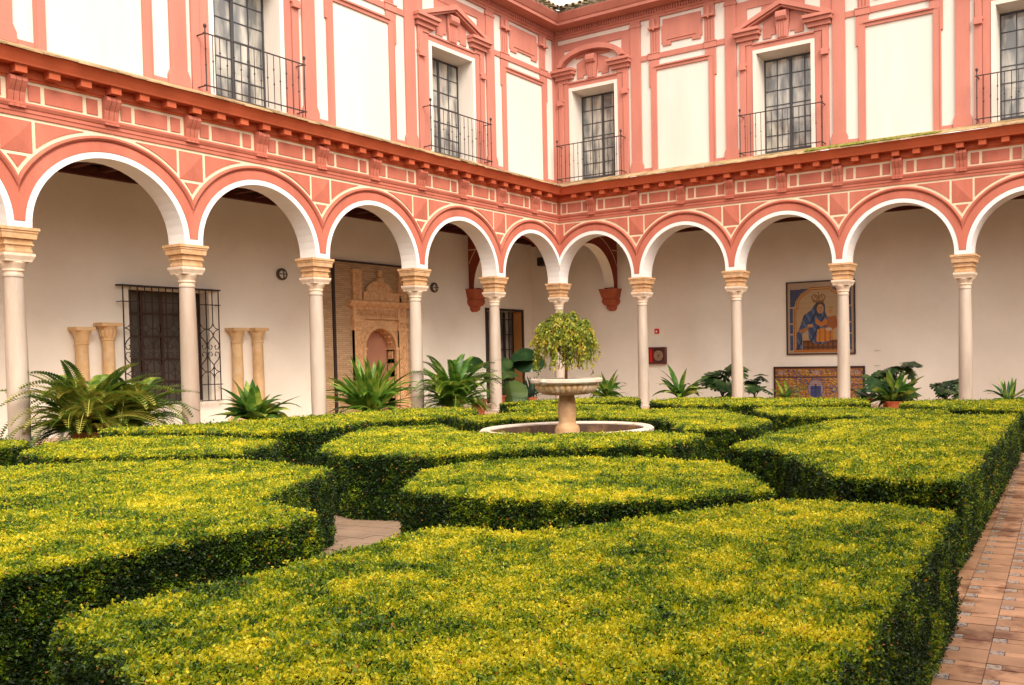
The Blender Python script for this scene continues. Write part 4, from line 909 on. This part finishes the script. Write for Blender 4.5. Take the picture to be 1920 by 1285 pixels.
mb = MB(); mb.lathe([(.405, 1.150), (.448, 1.152), (.462, 1.168), (.462, 1.203), (.448, 1.213), (.40, 1.211), (.39, 1.19)], (FX, FY, 0), 64); mb.build('bowl_rim', M['fount'], fo, smooth=True)
mb = MB(); mb.lathe([(.001, .04), (.05, .03), (.055, 0), (.03, -.035), (.001, -.05)], (FX+.452*-.05, FY-.452, 1.18), 10); mb.build('spout_mask', M['fount'], fo, smooth=True)

# weeping shrub growing out of the bowl
ws = empty('weeping_shrub', (FX, FY, 1.08), 'small weeping shrub with yellow and green leaves growing in the fountain bowl', 'shrub')
br = MB(); q = random.Random(21); LV = []; LF = []; LC = []
def add_leaf(p, dirv, nrm, L, w_, c):
    side = dirv.cross(nrm).normalized(); i = len(LV); mid = p + dirv*L*.45
    LV.extend([p, p + dirv*L*.28 + side*w_*.42 , p + dirv*L*.62 + side*w_*.42, p + dirv*L, p + dirv*L*.62 - side*w_*.42, p + dirv*L*.28 - side*w_*.42]); LF.append([i, i+1, i+2, i+3, i+4, i+5]); LC.extend([c]*6)
C0 = Vector((FX-.01, FY, 1.08))
br.tube([C0, C0 + Vector((.01, 0, .25)), C0 + Vector((-.01, .01, .55))], .022, 6, .012)
for i in range(300):
    th = q.uniform(0, 2*math.pi); rad = .43*q.uniform(.02, 1)**.55; hh = .72 + .40*math.sqrt(max(1-(rad/.43)**2, 0)) + q.uniform(-.08, .03); drop = q.uniform(.08, .80)*(hh-.16) if rad > .16 else q.uniform(.08, .3)
    st = C0 + Vector((0, 0, q.uniform(.35, .62))); top = C0 + Vector((math.cos(th)*rad*.75, math.sin(th)*rad*.75, hh)); out = C0 + Vector((math.cos(th)*rad, math.sin(th)*rad, hh-.10)); end = out + Vector((q.uniform(-.03, .03), q.uniform(-.03, .03), -drop))
    pts = []
    for j in range(9):
        t = j/8; a = st.lerp(top, t); b_ = top.lerp(out, t); c_ = out.lerp(end, t); pts.append((a.lerp(b_, t)).lerp(b_.lerp(c_, t), t))
    br.tube(pts, .004, 3, .0015)
    nl = 34
    for j in range(nl):
        t = .35 + .65*j/nl; k = min(int(t*8), 7); p = pts[k].lerp(pts[k+1], t*8-k); d = Vector((q.gauss(0, .6), q.gauss(0, .6), -1 + q.gauss(0, .35))).normalized(); nr = Vector((q.gauss(0, 1), q.gauss(0, 1), q.gauss(0, .5))).normalized()
        add_leaf(p, d, nr, q.uniform(.032, .062), q.uniform(.018, .032), q.random())
br.build('branches', M['bark'], ws)
def leaf_mesh(name, V, Fc, C, m):
    me = bpy.data.meshes.new(name); me.from_pydata([tuple(v) for v in V], [], Fc); me.materials.append(m); a = me.attributes.new('leafvar', 'FLOAT', 'POINT'); a.data.foreach_set('value', C); return me
tag(link('foliage', leaf_mesh('foliage', LV, LF, LC, M['weep']), ws), kind='stuff')

# ------------------------------------------------------------------ hedges: clipped box islands filled with instanced sprigs
def sprig(seed, n=11, L=.0135):
    q = random.Random(seed); V, Fc, C = [], [], []
    for i in range(n):
        th = q.uniform(0, 2*math.pi); el = q.uniform(.15, 1.35); d = Vector((math.cos(th)*math.cos(el), math.sin(th)*math.cos(el), math.sin(el))); p = Vector((q.gauss(0, .009), q.gauss(0, .009), q.uniform(-.018, .008)))
        nr = d.cross(Vector((q.gauss(0, 1), q.gauss(0, 1), q.gauss(0, 1)))).normalized(); s = d.cross(nr); l = L*q.uniform(.7, 1.25); w_ = l*.32; k = len(V)
        up = nr * (w_*.35)
        V += [p, p + d*l*.35 + s*w_ + up, p + d*l*.75 + s*w_*.8 + up, p + d*l, p + d*l*.75 - s*w_*.8 + up, p + d*l*.35 - s*w_ + up]
        Fc += [[k, k+1, k+2, k+3], [k, k+3, k+4, k+5]]; C += [q.random()]*6
    return V, Fc, C
protos = []
for i in range(4):
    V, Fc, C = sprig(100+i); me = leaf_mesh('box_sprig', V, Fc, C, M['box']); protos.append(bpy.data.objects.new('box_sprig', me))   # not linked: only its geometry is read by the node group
def hedge_group():
    ng = bpy.data.node_groups.new('hedge_leaves', 'GeometryNodeTree'); I = ng.interface
    I.new_socket('Geometry', in_out='INPUT', socket_type='NodeSocketGeometry'); I.new_socket('Density', in_out='INPUT', socket_type='NodeSocketFloat'); I.new_socket('Size', in_out='INPUT', socket_type='NodeSocketFloat'); I.new_socket('Geometry', in_out='OUTPUT', socket_type='NodeSocketGeometry')
    N = ng.nodes; L = ng.links; gi = N.new('NodeGroupInput'); go = N.new('NodeGroupOutput')
    dp = N.new('GeometryNodeDistributePointsOnFaces'); L.new(gi.outputs[0], dp.inputs['Mesh']); L.new(gi.outputs[1], dp.inputs['Density'])
    nz = N.new('ShaderNodeTexNoise'); nz.inputs['Scale'].default_value = 3.0; nz.inputs['Detail'].default_value = 4
    ps = N.new('GeometryNodeInputPosition'); L.new(ps.outputs[0], nz.inputs['Vector'])
    sb = N.new('ShaderNodeVectorMath'); sb.operation = 'SUBTRACT'; L.new(nz.outputs['Color'], sb.inputs[0]); sb.inputs[1].default_value = (.5, .5, .5)
    sl = N.new('ShaderNodeVectorMath'); sl.operation = 'SCALE'; L.new(sb.outputs[0], sl.inputs[0]); sl.inputs['Scale'].default_value = 0.02
    rv = N.new('FunctionNodeRandomValue'); rv.data_type = 'FLOAT_VECTOR'; rv.inputs[0].default_value = (-.007, -.007, -.012); rv.inputs[1].default_value = (.007, .007, .006)
    ad = N.new('ShaderNodeVectorMath'); ad.operation = 'ADD'; L.new(sl.outputs[0], ad.inputs[0]); L.new(rv.outputs[0], ad.inputs[1])
    rp = N.new('FunctionNodeRandomValue'); rp.data_type = 'FLOAT'; rp.inputs['Seed'].default_value = 21
    pw = N.new('ShaderNodeMath'); pw.operation = 'POWER'; L.new(rp.outputs[1], pw.inputs[0]); pw.inputs[1].default_value = 22
    pm = N.new('ShaderNodeMath'); pm.operation = 'MULTIPLY'; L.new(pw.outputs[0], pm.inputs[0]); pm.inputs[1].default_value = .03
    ns = N.new('ShaderNodeVectorMath'); ns.operation = 'SCALE'; L.new(dp.outputs['Normal'], ns.inputs[0]); L.new(pm.outputs[0], ns.inputs['Scale'])
    a3 = N.new('ShaderNodeVectorMath'); a3.operation = 'ADD'; L.new(ad.outputs[0], a3.inputs[0]); L.new(ns.outputs[0], a3.inputs[1]); ad = a3
    sp = N.new('GeometryNodeSetPosition'); L.new(dp.outputs['Points'], sp.inputs['Geometry']); L.new(ad.outputs[0], sp.inputs['Offset'])
    jn = N.new('GeometryNodeJoinGeometry')
    for p_ in protos:
        oi = N.new('GeometryNodeObjectInfo'); oi.inputs[0].default_value = p_; oi.transform_space = 'ORIGINAL'; g2 = N.new('GeometryNodeGeometryToInstance'); L.new(oi.outputs['Geometry'], g2.inputs[0]); L.new(g2.outputs[0], jn.inputs[0])
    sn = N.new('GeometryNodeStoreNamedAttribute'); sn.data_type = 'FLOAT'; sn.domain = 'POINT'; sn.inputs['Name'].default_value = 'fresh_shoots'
    sx_ = N.new('ShaderNodeSeparateXYZ'); L.new(dp.outputs['Normal'], sx_.inputs[0]); L.new(sp.outputs[0], sn.inputs['Geometry']); L.new(sx_.outputs[2], sn.inputs['Value'])  # upward part of the normal, drives the shade painted on hedge flanks
    io = N.new('GeometryNodeInstanceOnPoints'); L.new(sn.outputs[0], io.inputs['Points']); L.new(jn.outputs[0], io.inputs['Instance']); io.inputs['Pick Instance'].default_value = True
    rr = N.new('FunctionNodeRandomValue'); rr.data_type = 'FLOAT_VECTOR'; rr.inputs[0].default_value = (-.75, -.75, -3.14); rr.inputs[1].default_value = (.75, .75, 3.14); rr.inputs['Seed'].default_value = 5
    e2 = N.new('FunctionNodeEulerToRotation'); L.new(rr.outputs[0], e2.inputs[0]); ro = N.new('FunctionNodeRotateRotation'); ro.rotation_space = 'LOCAL'; L.new(dp.outputs['Rotation'], ro.inputs[0]); L.new(e2.outputs[0], ro.inputs[1]); L.new(ro.outputs[0], io.inputs['Rotation'])
    rs_ = N.new('FunctionNodeRandomValue'); rs_.data_type = 'FLOAT'; rs_.inputs['Seed'].default_value = 9; rs_.inputs[2].default_value = .75; rs_.inputs[3].default_value = 1.35
    mu = N.new('ShaderNodeMath'); mu.operation = 'MULTIPLY'; L.new(rs_.outputs[1], mu.inputs[0]); L.new(gi.outputs[2], mu.inputs[1]); L.new(mu.outputs[0], io.inputs['Scale'])
    j2 = N.new('GeometryNodeJoinGeometry'); L.new(gi.outputs[0], j2.inputs[0]); L.new(io.outputs[0], j2.inputs[0]); L.new(j2.outputs[0], go.inputs[0])
    return ng
HG = hedge_group()
def chaikin(pl, k=.16):
    out = []
    n = len(pl)
    for i in range(n):
        a, b_ = Vector(pl[i]), Vector(pl[(i+1) % n]); L = (b_-a).length; t = min(k, .022/max(L, .01))
        out += [tuple(a.lerp(b_, t)), tuple(a.lerp(b_, 1-t))]
    return out
def inset_poly(pl, d):
    n = len(pl); area = sum(pl[i][0]*pl[(i+1) % n][1]-pl[(i+1) % n][0]*pl[i][1] for i in range(n)); s = 1 if area > 0 else -1; out = []
    for i in range(n):
        a, b_, c = Vector(pl[i-1]), Vector(pl[i]), Vector(pl[(i+1) % n]); e0 = (b_-a).normalized(); e1 = (c-b_).normalized(); n0 = Vector((-e0.y, e0.x))*s; n1 = Vector((-e1.y, e1.x))*s; m_ = (n0+n1); m_ = m_/max(m_.length_squared, .3)*1.0*2/2
        out.append(tuple(b_ + m_*d))
    return out
HEDGES = [
 ([(13.28, -20.88), (13.23, -20.66), (13.27, -20.2), (13.26, -19.81), (13.23, -19.18), (13.22, -18.98), (13.69, -18.92), (13.93, -18.65), (14.2, -17.98), (14.51, -17.44), (15.03, -17.35), (15.5, -17.42), (15.73, -19.69), (15.90, -21.35), (15.2, -21.45), (14.25, -21.08), (13.82, -20.98)], 'big box hedge block filling the foreground beside the tiled path'),
 ([(12.05, -18.12), (11.4, -17.3), (11.35, -16.75), (11.8, -16.2), (12.5, -15.85), (13.39, -15.9), (13.89, -16.5), (14.33, -17.16), (13.89, -17.7), (13.62, -18.0), (13.0, -18.11), (12.56, -18.17)], 'rounded box hedge island in the middle, nearer than the fountain'),
 ([(9.21, -16.5), (8.16, -15.31), (7.5, -14.32), (8.1, -13.6), (8.50, -13.9), (9.05, -14.25), (9.7, -14.40), (10.45, -14.22), (11.0, -13.75), (11.25, -13.55), (12.1, -13.75), (12.2, -14.75), (11.77, -15.15), (11.1, -15.75), (10.68, -16.50), (9.91, -16.70)], 'box hedge curving round the near side of the fountain'),
 ([(6.6, -19.4), (7.72, -18.62), (8.36, -17.92), (9.26, -17.37), (10.06, -17.43), (10.71, -17.55), (11.1, -18.2), (11.52, -18.81), (12.34, -19.0), (12.45, -19.36), (12.34, -19.74), (12.37, -20.32), (12.43, -20.9), (12.2, -21.8), (7.4, -21.8)], 'big box hedge block at the lower left with a notch in its right edge'),
 ([(6.54, -17.94), (5.45, -17.16), (5.49, -16.37), (6.5, -15.95), (7.9, -15.95), (8.4, -16.53), (8.7, -17.07), (8.08, -17.60), (7.22, -18.0)], 'flat box hedge island behind the lower left block'),
 ([(3.6, -17.9), (4.2, -17.2), (4.85, -17.1), (5.33, -17.31), (5.62, -17.62), (5.0, -18.6), (4.0, -18.8)], 'small piece of box hedge at the left edge'),
 ([(3.93, -15.81), (4.51, -14.63), (4.61, -12.3), (4.74, -10.91), (5.29, -10.28), (6.24, -10.84), (6.8, -11.55), (6.9, -12.45), (6.57, -13.32), (6.82, -14.17), (7.02, -14.92), (6.69, -15.37), (5.49, -15.60), (4.78, -15.95)], 'long box hedge along the left arcade in front of the ferns'),
 ([(7.17, -12.33), (7.36, -11.25), (8.24, -10.45), (9.43, -9.55), (10.29, -9.6), (11.0, -10.55), (11.9, -11.50), (12.1, -12.6), (11.5, -13.1), (11.15, -12.75), (10.8, -12.1), (10.2, -11.65), (9.4, -11.55), (8.7, -11.85), (8.25, -12.4), (8.1, -12.85)], 'box hedge curving round the far side of the fountain'),
 ([(10.73, -9.50), (10.68, -8.85), (12.07, -8.55), (13.62, -9.03), (13.65, -9.4), (12.99, -10.25), (12.3, -10.50), (11.52, -10.40)], 'thin looking box hedge island right of the fountain, far side'),
 ([(12.86, -14.76), (12.62, -12.84), (12.7, -11.2), (13.35, -10.1), (14.63, -9.5), (15.28, -16.3), (14.47, -16.33), (13.46, -14.93)], 'large box hedge block on the right along the tiled path'),
 ([(12.4, -7.3), (12.5, -6.4), (14.2, -5.8), (14.56, -8.65), (13.48, -8.45)], 'box hedge piece at the far right behind the large block'),
 ([(7.68, -7.52), (7.7, -6.2), (11.43, -6.0), (11.88, -7.2), (11.0, -7.82), (9.05, -8.5)], 'box hedge strip in front of the tile panel and potted plants'),
 ([(5.19, -9.03), (5.1, -7.84), (5.9, -6.3), (6.65, -6.3), (7.26, -7.2), (6.3, -8.3), (5.66, -8.75)], 'box hedge strip behind the fountain bowl, farthest row'),
 ([(6.33, -10.2), (6.17, -9.29), (7.4, -8.9), (8.53, -9.28), (8.75, -9.7), (8.2, -10.1), (7.3, -10.6)], 'narrow box hedge between the fountain hedge and the farthest row'),
]
HH = 0.615
for i, (pl, lb) in enumerate(HEDGES):
    cx_ = sum(p[0] for p in pl)/len(pl); cy_ = sum(p[1] for p in pl)/len(pl); dist = math.hypot(cx_-camx, cy_-camy)
    pl = inset_poly(chaikin(pl), .03)
    rings = [(.02, 0.02), (.0, .12), (.0, HH-.035), (.006, HH-.022), (.02, HH-.016)]
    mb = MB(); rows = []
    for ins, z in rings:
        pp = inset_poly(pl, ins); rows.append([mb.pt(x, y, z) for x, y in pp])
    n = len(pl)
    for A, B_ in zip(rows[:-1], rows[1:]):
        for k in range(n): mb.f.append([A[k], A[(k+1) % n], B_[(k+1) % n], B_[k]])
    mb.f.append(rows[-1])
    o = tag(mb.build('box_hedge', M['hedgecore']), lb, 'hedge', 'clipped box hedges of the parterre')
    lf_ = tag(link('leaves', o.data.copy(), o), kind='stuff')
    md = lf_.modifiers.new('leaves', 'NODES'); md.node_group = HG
    ids = {s.name: s.identifier for s in HG.interface.items_tree if s.in_out == 'INPUT'}
    size = 0.8 if dist < 6 else (0.95 if dist < 9 else (1.2 if dist < 14 else 1.6))
    dens = {0.8: 9500, 0.95: 6800, 1.2: 4400, 1.6: 2500}[size]
    md[ids['Density']] = float(dens); md[ids['Size']] = float(size)

# ------------------------------------------------------------------ potted plants in front of the galleries
def strap_leaf_mesh(L, w_, arch, m, seed, n=7, fold=.25):
    q = random.Random(seed); V, Fc = [], []
    for i in range(n+1):
        t = i/n; ang = arch*t*t; x = L*(t - .25*arch*t*t*t*.6); z = 0
        # integrate a bending midrib in the xz plane
        px = sum(math.cos(arch*((k+.5)/n*t)**1.5)*L*t/n for k in range(n)); pz = -sum(math.sin(arch*((k+.5)/n*t)**1.5)*L*t/n for k in range(n))
        ww = w_*(math.sin(math.pi*min(t*.95+.06, 1))**.8)*(1 if t < .98 else .1); tw = .25*math.sin(t*3+seed)
        V += [(px, -ww, pz + fold*ww + tw*ww), (px, 0, pz), (px, ww, pz + fold*ww - tw*ww)]
    for i in range(n):
        a = 3*i; Fc += [[a, a+1, a+4, a+3], [a+1, a+2, a+5, a+4]]
    me = leaf_mesh('leaf', V, Fc, [q.random()]*len(V), m); me.polygons.foreach_set('use_smooth', [True]*len(me.polygons)); return me
def frond_mesh(L, w_, arch, m, seed, n=34):
    q = random.Random(seed); V, Fc, C = [], [], []; px = pz = 0; ds = L/n; c = q.random()
    def mid(t): return arch*t**1.3
    pts = [(0, 0)]
    for i in range(n): a = mid((i+.5)/n); pts.append((pts[-1][0]+math.cos(a)*ds, pts[-1][1]-math.sin(a)*ds))
    for i in range(2, n):
        t = i/n; x, z = pts[i]; a = mid(t); l = w_*math.sin(math.pi*min(.12+t*.86, .985))**.7
        for s in (-1, 1):
            k = len(V); sw = .35 + .3*t; V += [(x-ds*.3, 0, z), (x+ds*.9*math.cos(a)+l*sw*.5, s*l*.45, z-l*.08-ds*.8*math.sin(a)), (x+l*sw, s*l, z-l*.26-l*sw*.4), (x-ds*.45+l*sw*.4, s*l*.5, z-l*.06)]; Fc.append([k, k+1, k+2, k+3]); C += [min(max(c + q.gauss(0, .12), 0), 1)]*4
    for i in range(n):
        k = len(V); V += [(pts[i][0], -.004, pts[i][1]), (pts[i][0], .004, pts[i][1]), (pts[i+1][0], .003, pts[i+1][1]), (pts[i+1][0], -.003, pts[i+1][1])]; Fc.append([k, k+1, k+2, k+3]); C += [.9]*4
    return leaf_mesh('frond', V, Fc, C, m)
def monstera_mesh(L, m, seed, slits=6):
    q = random.Random(seed); V = [(0, 0, 0)]; Fc = []; n = slits*4 if slits > 1 else 18; rim = []
    for side in (1, -1):
        pts = []
        for i in range(n+1):
            t = i/n; a = math.pi*(1-t)*.93; r = .52*L*(1 + .12*math.cos(a)); x = L*.42 + r*math.cos(a)*1.05; y = side*r*math.sin(a)
            if slits > 1 and i % 4 in (3,) : x = x*.45 + L*.42*.55; y *= .22
            pts.append((x, y, -.25*abs(y) - .12*x*x/L + q.uniform(-.01, .01)))
        rim.append(pts)
    for pts, side in zip(rim, (1, -1)):
        # midrib points fan
        for i in range(len(pts)-1):
            k = len(V); mx0 = min(max(pts[i][0], 0), L)*.92; mx1 = min(max(pts[i+1][0], 0), L)*.92
            V += [(mx0, 0, .02 - .12*mx0*mx0/L), pts[i], pts[i+1], (mx1, 0, .02 - .12*mx1*mx1/L)]; Fc.append([k, k+1, k+2, k+3])
    me = leaf_mesh('leaf', V, Fc, [q.random()]*len(V), m); me.polygons.foreach_set('use_smooth', [True]*len(me.polygons)); return me
def pot(o, x, y, r, h, name='pot'):
    mb = MB(); mb.lathe([(r*.68, 0), (r*.95, h*.86), (r*1.08, h*.87), (r*1.1, h), (r*.98, h), (r*.95, h*.9), (.001, h*.88)], (x, y, 0), 20); mb.build(name, M['pot'], o, smooth=True)
def place(o, me, loc, yaw, pitch, roll, s, name):
    c = link(name, me, o); c.matrix_parent_inverse = Matrix.Translation(-Vector(o.location)); c.location = loc; c.rotation_euler = Euler((roll, -pitch, yaw), 'XYZ'); c.scale = (s, s, s); return c
CACHE = {}
def variants(kind, key, fn):
    if key not in CACHE: CACHE[key] = [fn(i) for i in range(5)]
    return CACHE[key]
def strap_plant(x, y, H, Rr, n, label, mkey='strap', width=.055, base=.28, potr=.2, potx=True, lean=1.0, name='aspidistra_plant', cat='potted plant'):
    q = random.Random(int(x*100+y*37)); o = empty(name, (x, y, 0), label, cat)
    pot(o, x, y, potr, base)
    vs_ = variants('s', (mkey, width), lambda i: strap_leaf_mesh(1.0, width*1.12*(1+.2*i/4), .35+.3*i, M[mkey], i))
    for i in range(n):
        el = q.uniform(.25, 1.45)**.9; yaw = i*2.399 + q.uniform(-.3, .3); L = (H-base)*1.02*(math.sin(el)**1) + Rr*math.cos(el)*1.15; L *= q.uniform(.72, 1.1)
        v = vs_[0 if el > 1.1 else q.randint(0, 4)]
        place(o, v, (x + q.gauss(0, .04), y + q.gauss(0, .04), base-.02), yaw, el, q.uniform(-.6, .6), L, 'leaf')
    return o
def fern_plant(x, y, H, Rr, n, label, base=.35, potr=.25, mkey='fern', w_=.11, name='fern_plant'):
    q = random.Random(int(x*91+y*17)); o = empty(name, (x, y, 0), label, 'fern'); pot(o, x, y, potr, base)
    vs_ = variants('f', (mkey, w_), lambda i: frond_mesh(1.0, w_*1.15, 1.2+.27*i, M[mkey], i+3))
    for i in range(n):
        el = q.uniform(.35, 1.5); yaw = i*2.399; L = ((H-base)*math.sin(el)*1.35 + Rr*math.cos(el)*1.35)*q.uniform(.75, 1.1)
        place(o, vs_[q.randint(0, 4)], (x + q.gauss(0, .05), y + q.gauss(0, .05), base), yaw, el, q.uniform(-.4, .4), L, 'frond')
    return o
def monstera_plant(x, y, H, Rr, n, label, base=.28, ls=.34, slits=6, mkey='monstera', name='monstera_plant', spots=None):
    q = random.Random(int(x*77+y*13)); o = empty(name, (x, y, 0), label, 'potted plant'); pot(o, x, y, .22, base)
    vs_ = variants('m', (mkey, slits), lambda i: monstera_mesh(1.0, M[mkey], i, slits)); st = MB()
    for i in range(n):
        yaw = i*2.399; rr = Rr*q.uniform(.35, .9); hz = base + (H-base)*(.35 + .62*((i*.618) % 1))
        if spots: dx, dy, hz = spots[i % len(spots)]
        else: dx, dy = rr*math.cos(yaw), rr*math.sin(yaw)
        st.tube([(x, y, base-.03), (x + dx*.45, y + dy*.45, base + (hz-base)*.75), (x + dx, y + dy, hz)], .010, 5)
        # leaves face roughly the open court
        face = math.atan2(-.75, .55) + q.uniform(-.9, .9)
        place(o, vs_[q.randint(0, 4)], (x+dx, y+dy, hz), face, q.uniform(-.9, .25), q.uniform(-.35, .35), ls*q.uniform(.8, 1.2), 'leaf')
    st.build('stems', M['monstera'], o)
    return o
fern_plant(.45, -14.15, 1.45, .36, 170, 'huge arching sword fern between the two leftmost columns', base=.36, potr=.26, w_=.085)
fern_plant(.3, -13.45, 1.38, .34, 110, 'bright sword fern in front of the iron grille, right half of the big fern clump', base=.36, potr=.22, w_=.085)
strap_plant(-.3, -10.4, 1.02, .60, 46, 'dark broad-leaved aspidistra between the grille and the brick panel', width=.095)
strap_plant(.6, -8.05, 1.52, .58, 130, 'big bright green sword-leaved plant in front of the carved portal', 'bright', width=.042, base=.30)
fern_plant(.6, -5.4, 1.50, .36, 130, 'bright green fern right of the carved portal', base=.32, mkey='bright', w_=.075)
pt_ = MB(); pt_.lathe([(.14, 0), (.2, .36), (.225, .37), (.23, .44), (.2, .44), (.001, .40)], (.6, -4.42, 0), 20); tag(pt_.build('clay_pot', M['pot'], smooth=True), 'brown clay pot standing beside the bright fern and the column by the door', 'plant pot')
monstera_plant(-1.2, -1.5, 1.85, .9, 9, 'tall elephant-ear plant with huge rounded dark leaves by the glazed door', base=.4, ls=.85, slits=1, name='elephant_ear_plant',
               spots=[(-.05, -.95, 1.55), (.1, .25, 1.52), (.0, 1.25, 1.80), (.1, -.35, 1.2), (-.1, .75, 1.25), (.2, .1, .95), (-.1, 1.2, 1.35), (.1, -.7, 1.0), (0, .5, .8)])
strap_plant(-1.0, -.2, 1.0, .45, 34, 'blue green agave left of the fountain bowl', 'agave', width=.045, name='agave_plant')
strap_plant(1.55, .25, 1.05, .55, 34, 'dark aspidistra just right of the fountain bowl', width=.07)
strap_plant(4.0, .4, 1.22, .60, 24, 'upright aspidistra between the fire cabinet and the dark monstera', width=.07)
monstera_plant(5.0, 1.1, 1.30, .75, 22, 'dark split-leaved monstera behind the column left of the tile panel', ls=.52)
monstera_plant(6.05, 1.0, .95, .35, 11, 'olive split-leaved monstera in a low red pot beside the tile panel', ls=.42)
strap_plant(7.05, 1.0, .72, .50, 18, 'low bright green plant in front of the tile panel', 'bright', width=.06)
monstera_plant(9.2, 1.0, .62, .35, 8, 'small dark bush in front of the right end of the tile panel', ls=.25)
monstera_plant(10.0, .65, 1.28, .75, 24, 'split-leaved monstera spreading behind the potted aspidistra', ls=.50)
strap_plant(10.25, .15, .95, .55, 40, 'glossy aspidistra in a clay pot right of the tile panel', 'strap', width=.085, base=.26)
monstera_plant(11.3, 1.0, .82, .48, 16, 'low split-leaved monstera left of the rightmost column', ls=.36)
strap_plant(12.95, .25, .74, .50, 24, 'dark aspidistra at the right edge of the photo', width=.06)

# ------------------------------------------------------------------ the two wings of the court behind and beside the camera (seen only in the window panes; cut to one storey so sun reaches the hedges)
def plain_wing(mp, n, label, base, tall=True):
    W = empty('courtyard_wing', base, label, 'building')
    mb = MB(mp); mb.box(-3, n*3+3, -4, -3.5, -ZS, 7.6 if tall else 3.0); mb.build('gallery_wall', M['gallery'], W)
    mb = MB(mp); mb.box(-3, n*3+3, -3.5, .25, 1.9, 2.4); mb.build('gallery_ceiling', M['ceiling'], W)
    mb = MB(mp); mb.box(-.25, n*3+.25, -.25, .1, 2.4, 7.6 if tall else 3.0); mb.build('upper_wall', M['cream'], W)
    mb = MB(mp); mb.sweep([(.25, 2.1), (.25, 2.4), (.7, 2.7), (.7, 2.8), (.1, 3.0)], 0, n*3, mitre=False); mb.build('cornice', M['corona'], W)
    if tall: mb = MB(mp); mb.sweep([(.1, 7.3), (.2, 7.5), (.7, 7.7), (.7, 7.9), (-3, 9)], 0, n*3, mitre=False)
    if tall: mb.build('main_cornice', M['red'], W)
    for k in range(n):
        a = MB(mp); c = (k+.5)*3; pts = [(c-1.5, 0), (c-RI, 0)] + [(c-RI*math.cos(math.pi*i/12), RI*math.sin(math.pi*i/12)) for i in range(13)] + [(c+RI, 0), (c+1.5, 0), (c+1.5, 2.1), (c-1.5, 2.1)]
        for i in range(12):
            t0, t1 = math.pi*i/12, math.pi*(i+1)/12; u0, u1 = c-RI*math.cos(t0), c-RI*math.cos(t1); a.box(u0, u1, -.25, .25, RI*max(math.sin(t0), math.sin(t1)), 2.1)
        a.box(c-1.5, c-RI, -.25, .25, 0, 2.1); a.box(c+RI, c+1.5, -.25, .25, 0, 2.1); a.build('arch', M['red_low'], W)
        if tall: p = MB(mp); p.box(k*3-.16, k*3+.16, .1, .15, 3, 7.3); p.build('pilaster', M['red'], W)
        p = MB(mp); p.lathe([(.16, -ZS), (.15, -.7), (.28, -.4), (.28, 0)], (k*3, 0, 0), 12); p.build('column', M['marble'], W)
        if tall and k % 2 == 0: p = MB(mp); p.box(c-.75, c+.75, .08, .12, 3.1, 5.6); p.build('window', M['steel'], W)
plain_wing(lambda u, d, z: (21.25 - d, .0 - u, z + ZS), 9, 'unseen red and white arcade, cut low to let the sun in, closing the courtyard to the right of the camera', (24, -13, 0), False)
plain_wing(lambda u, d, z: (u, -27.25 + d, z + ZS), 7, 'unseen red and white arcade, cut low to let the sun in, closing the courtyard behind the camera', (10, -30, 0), False)
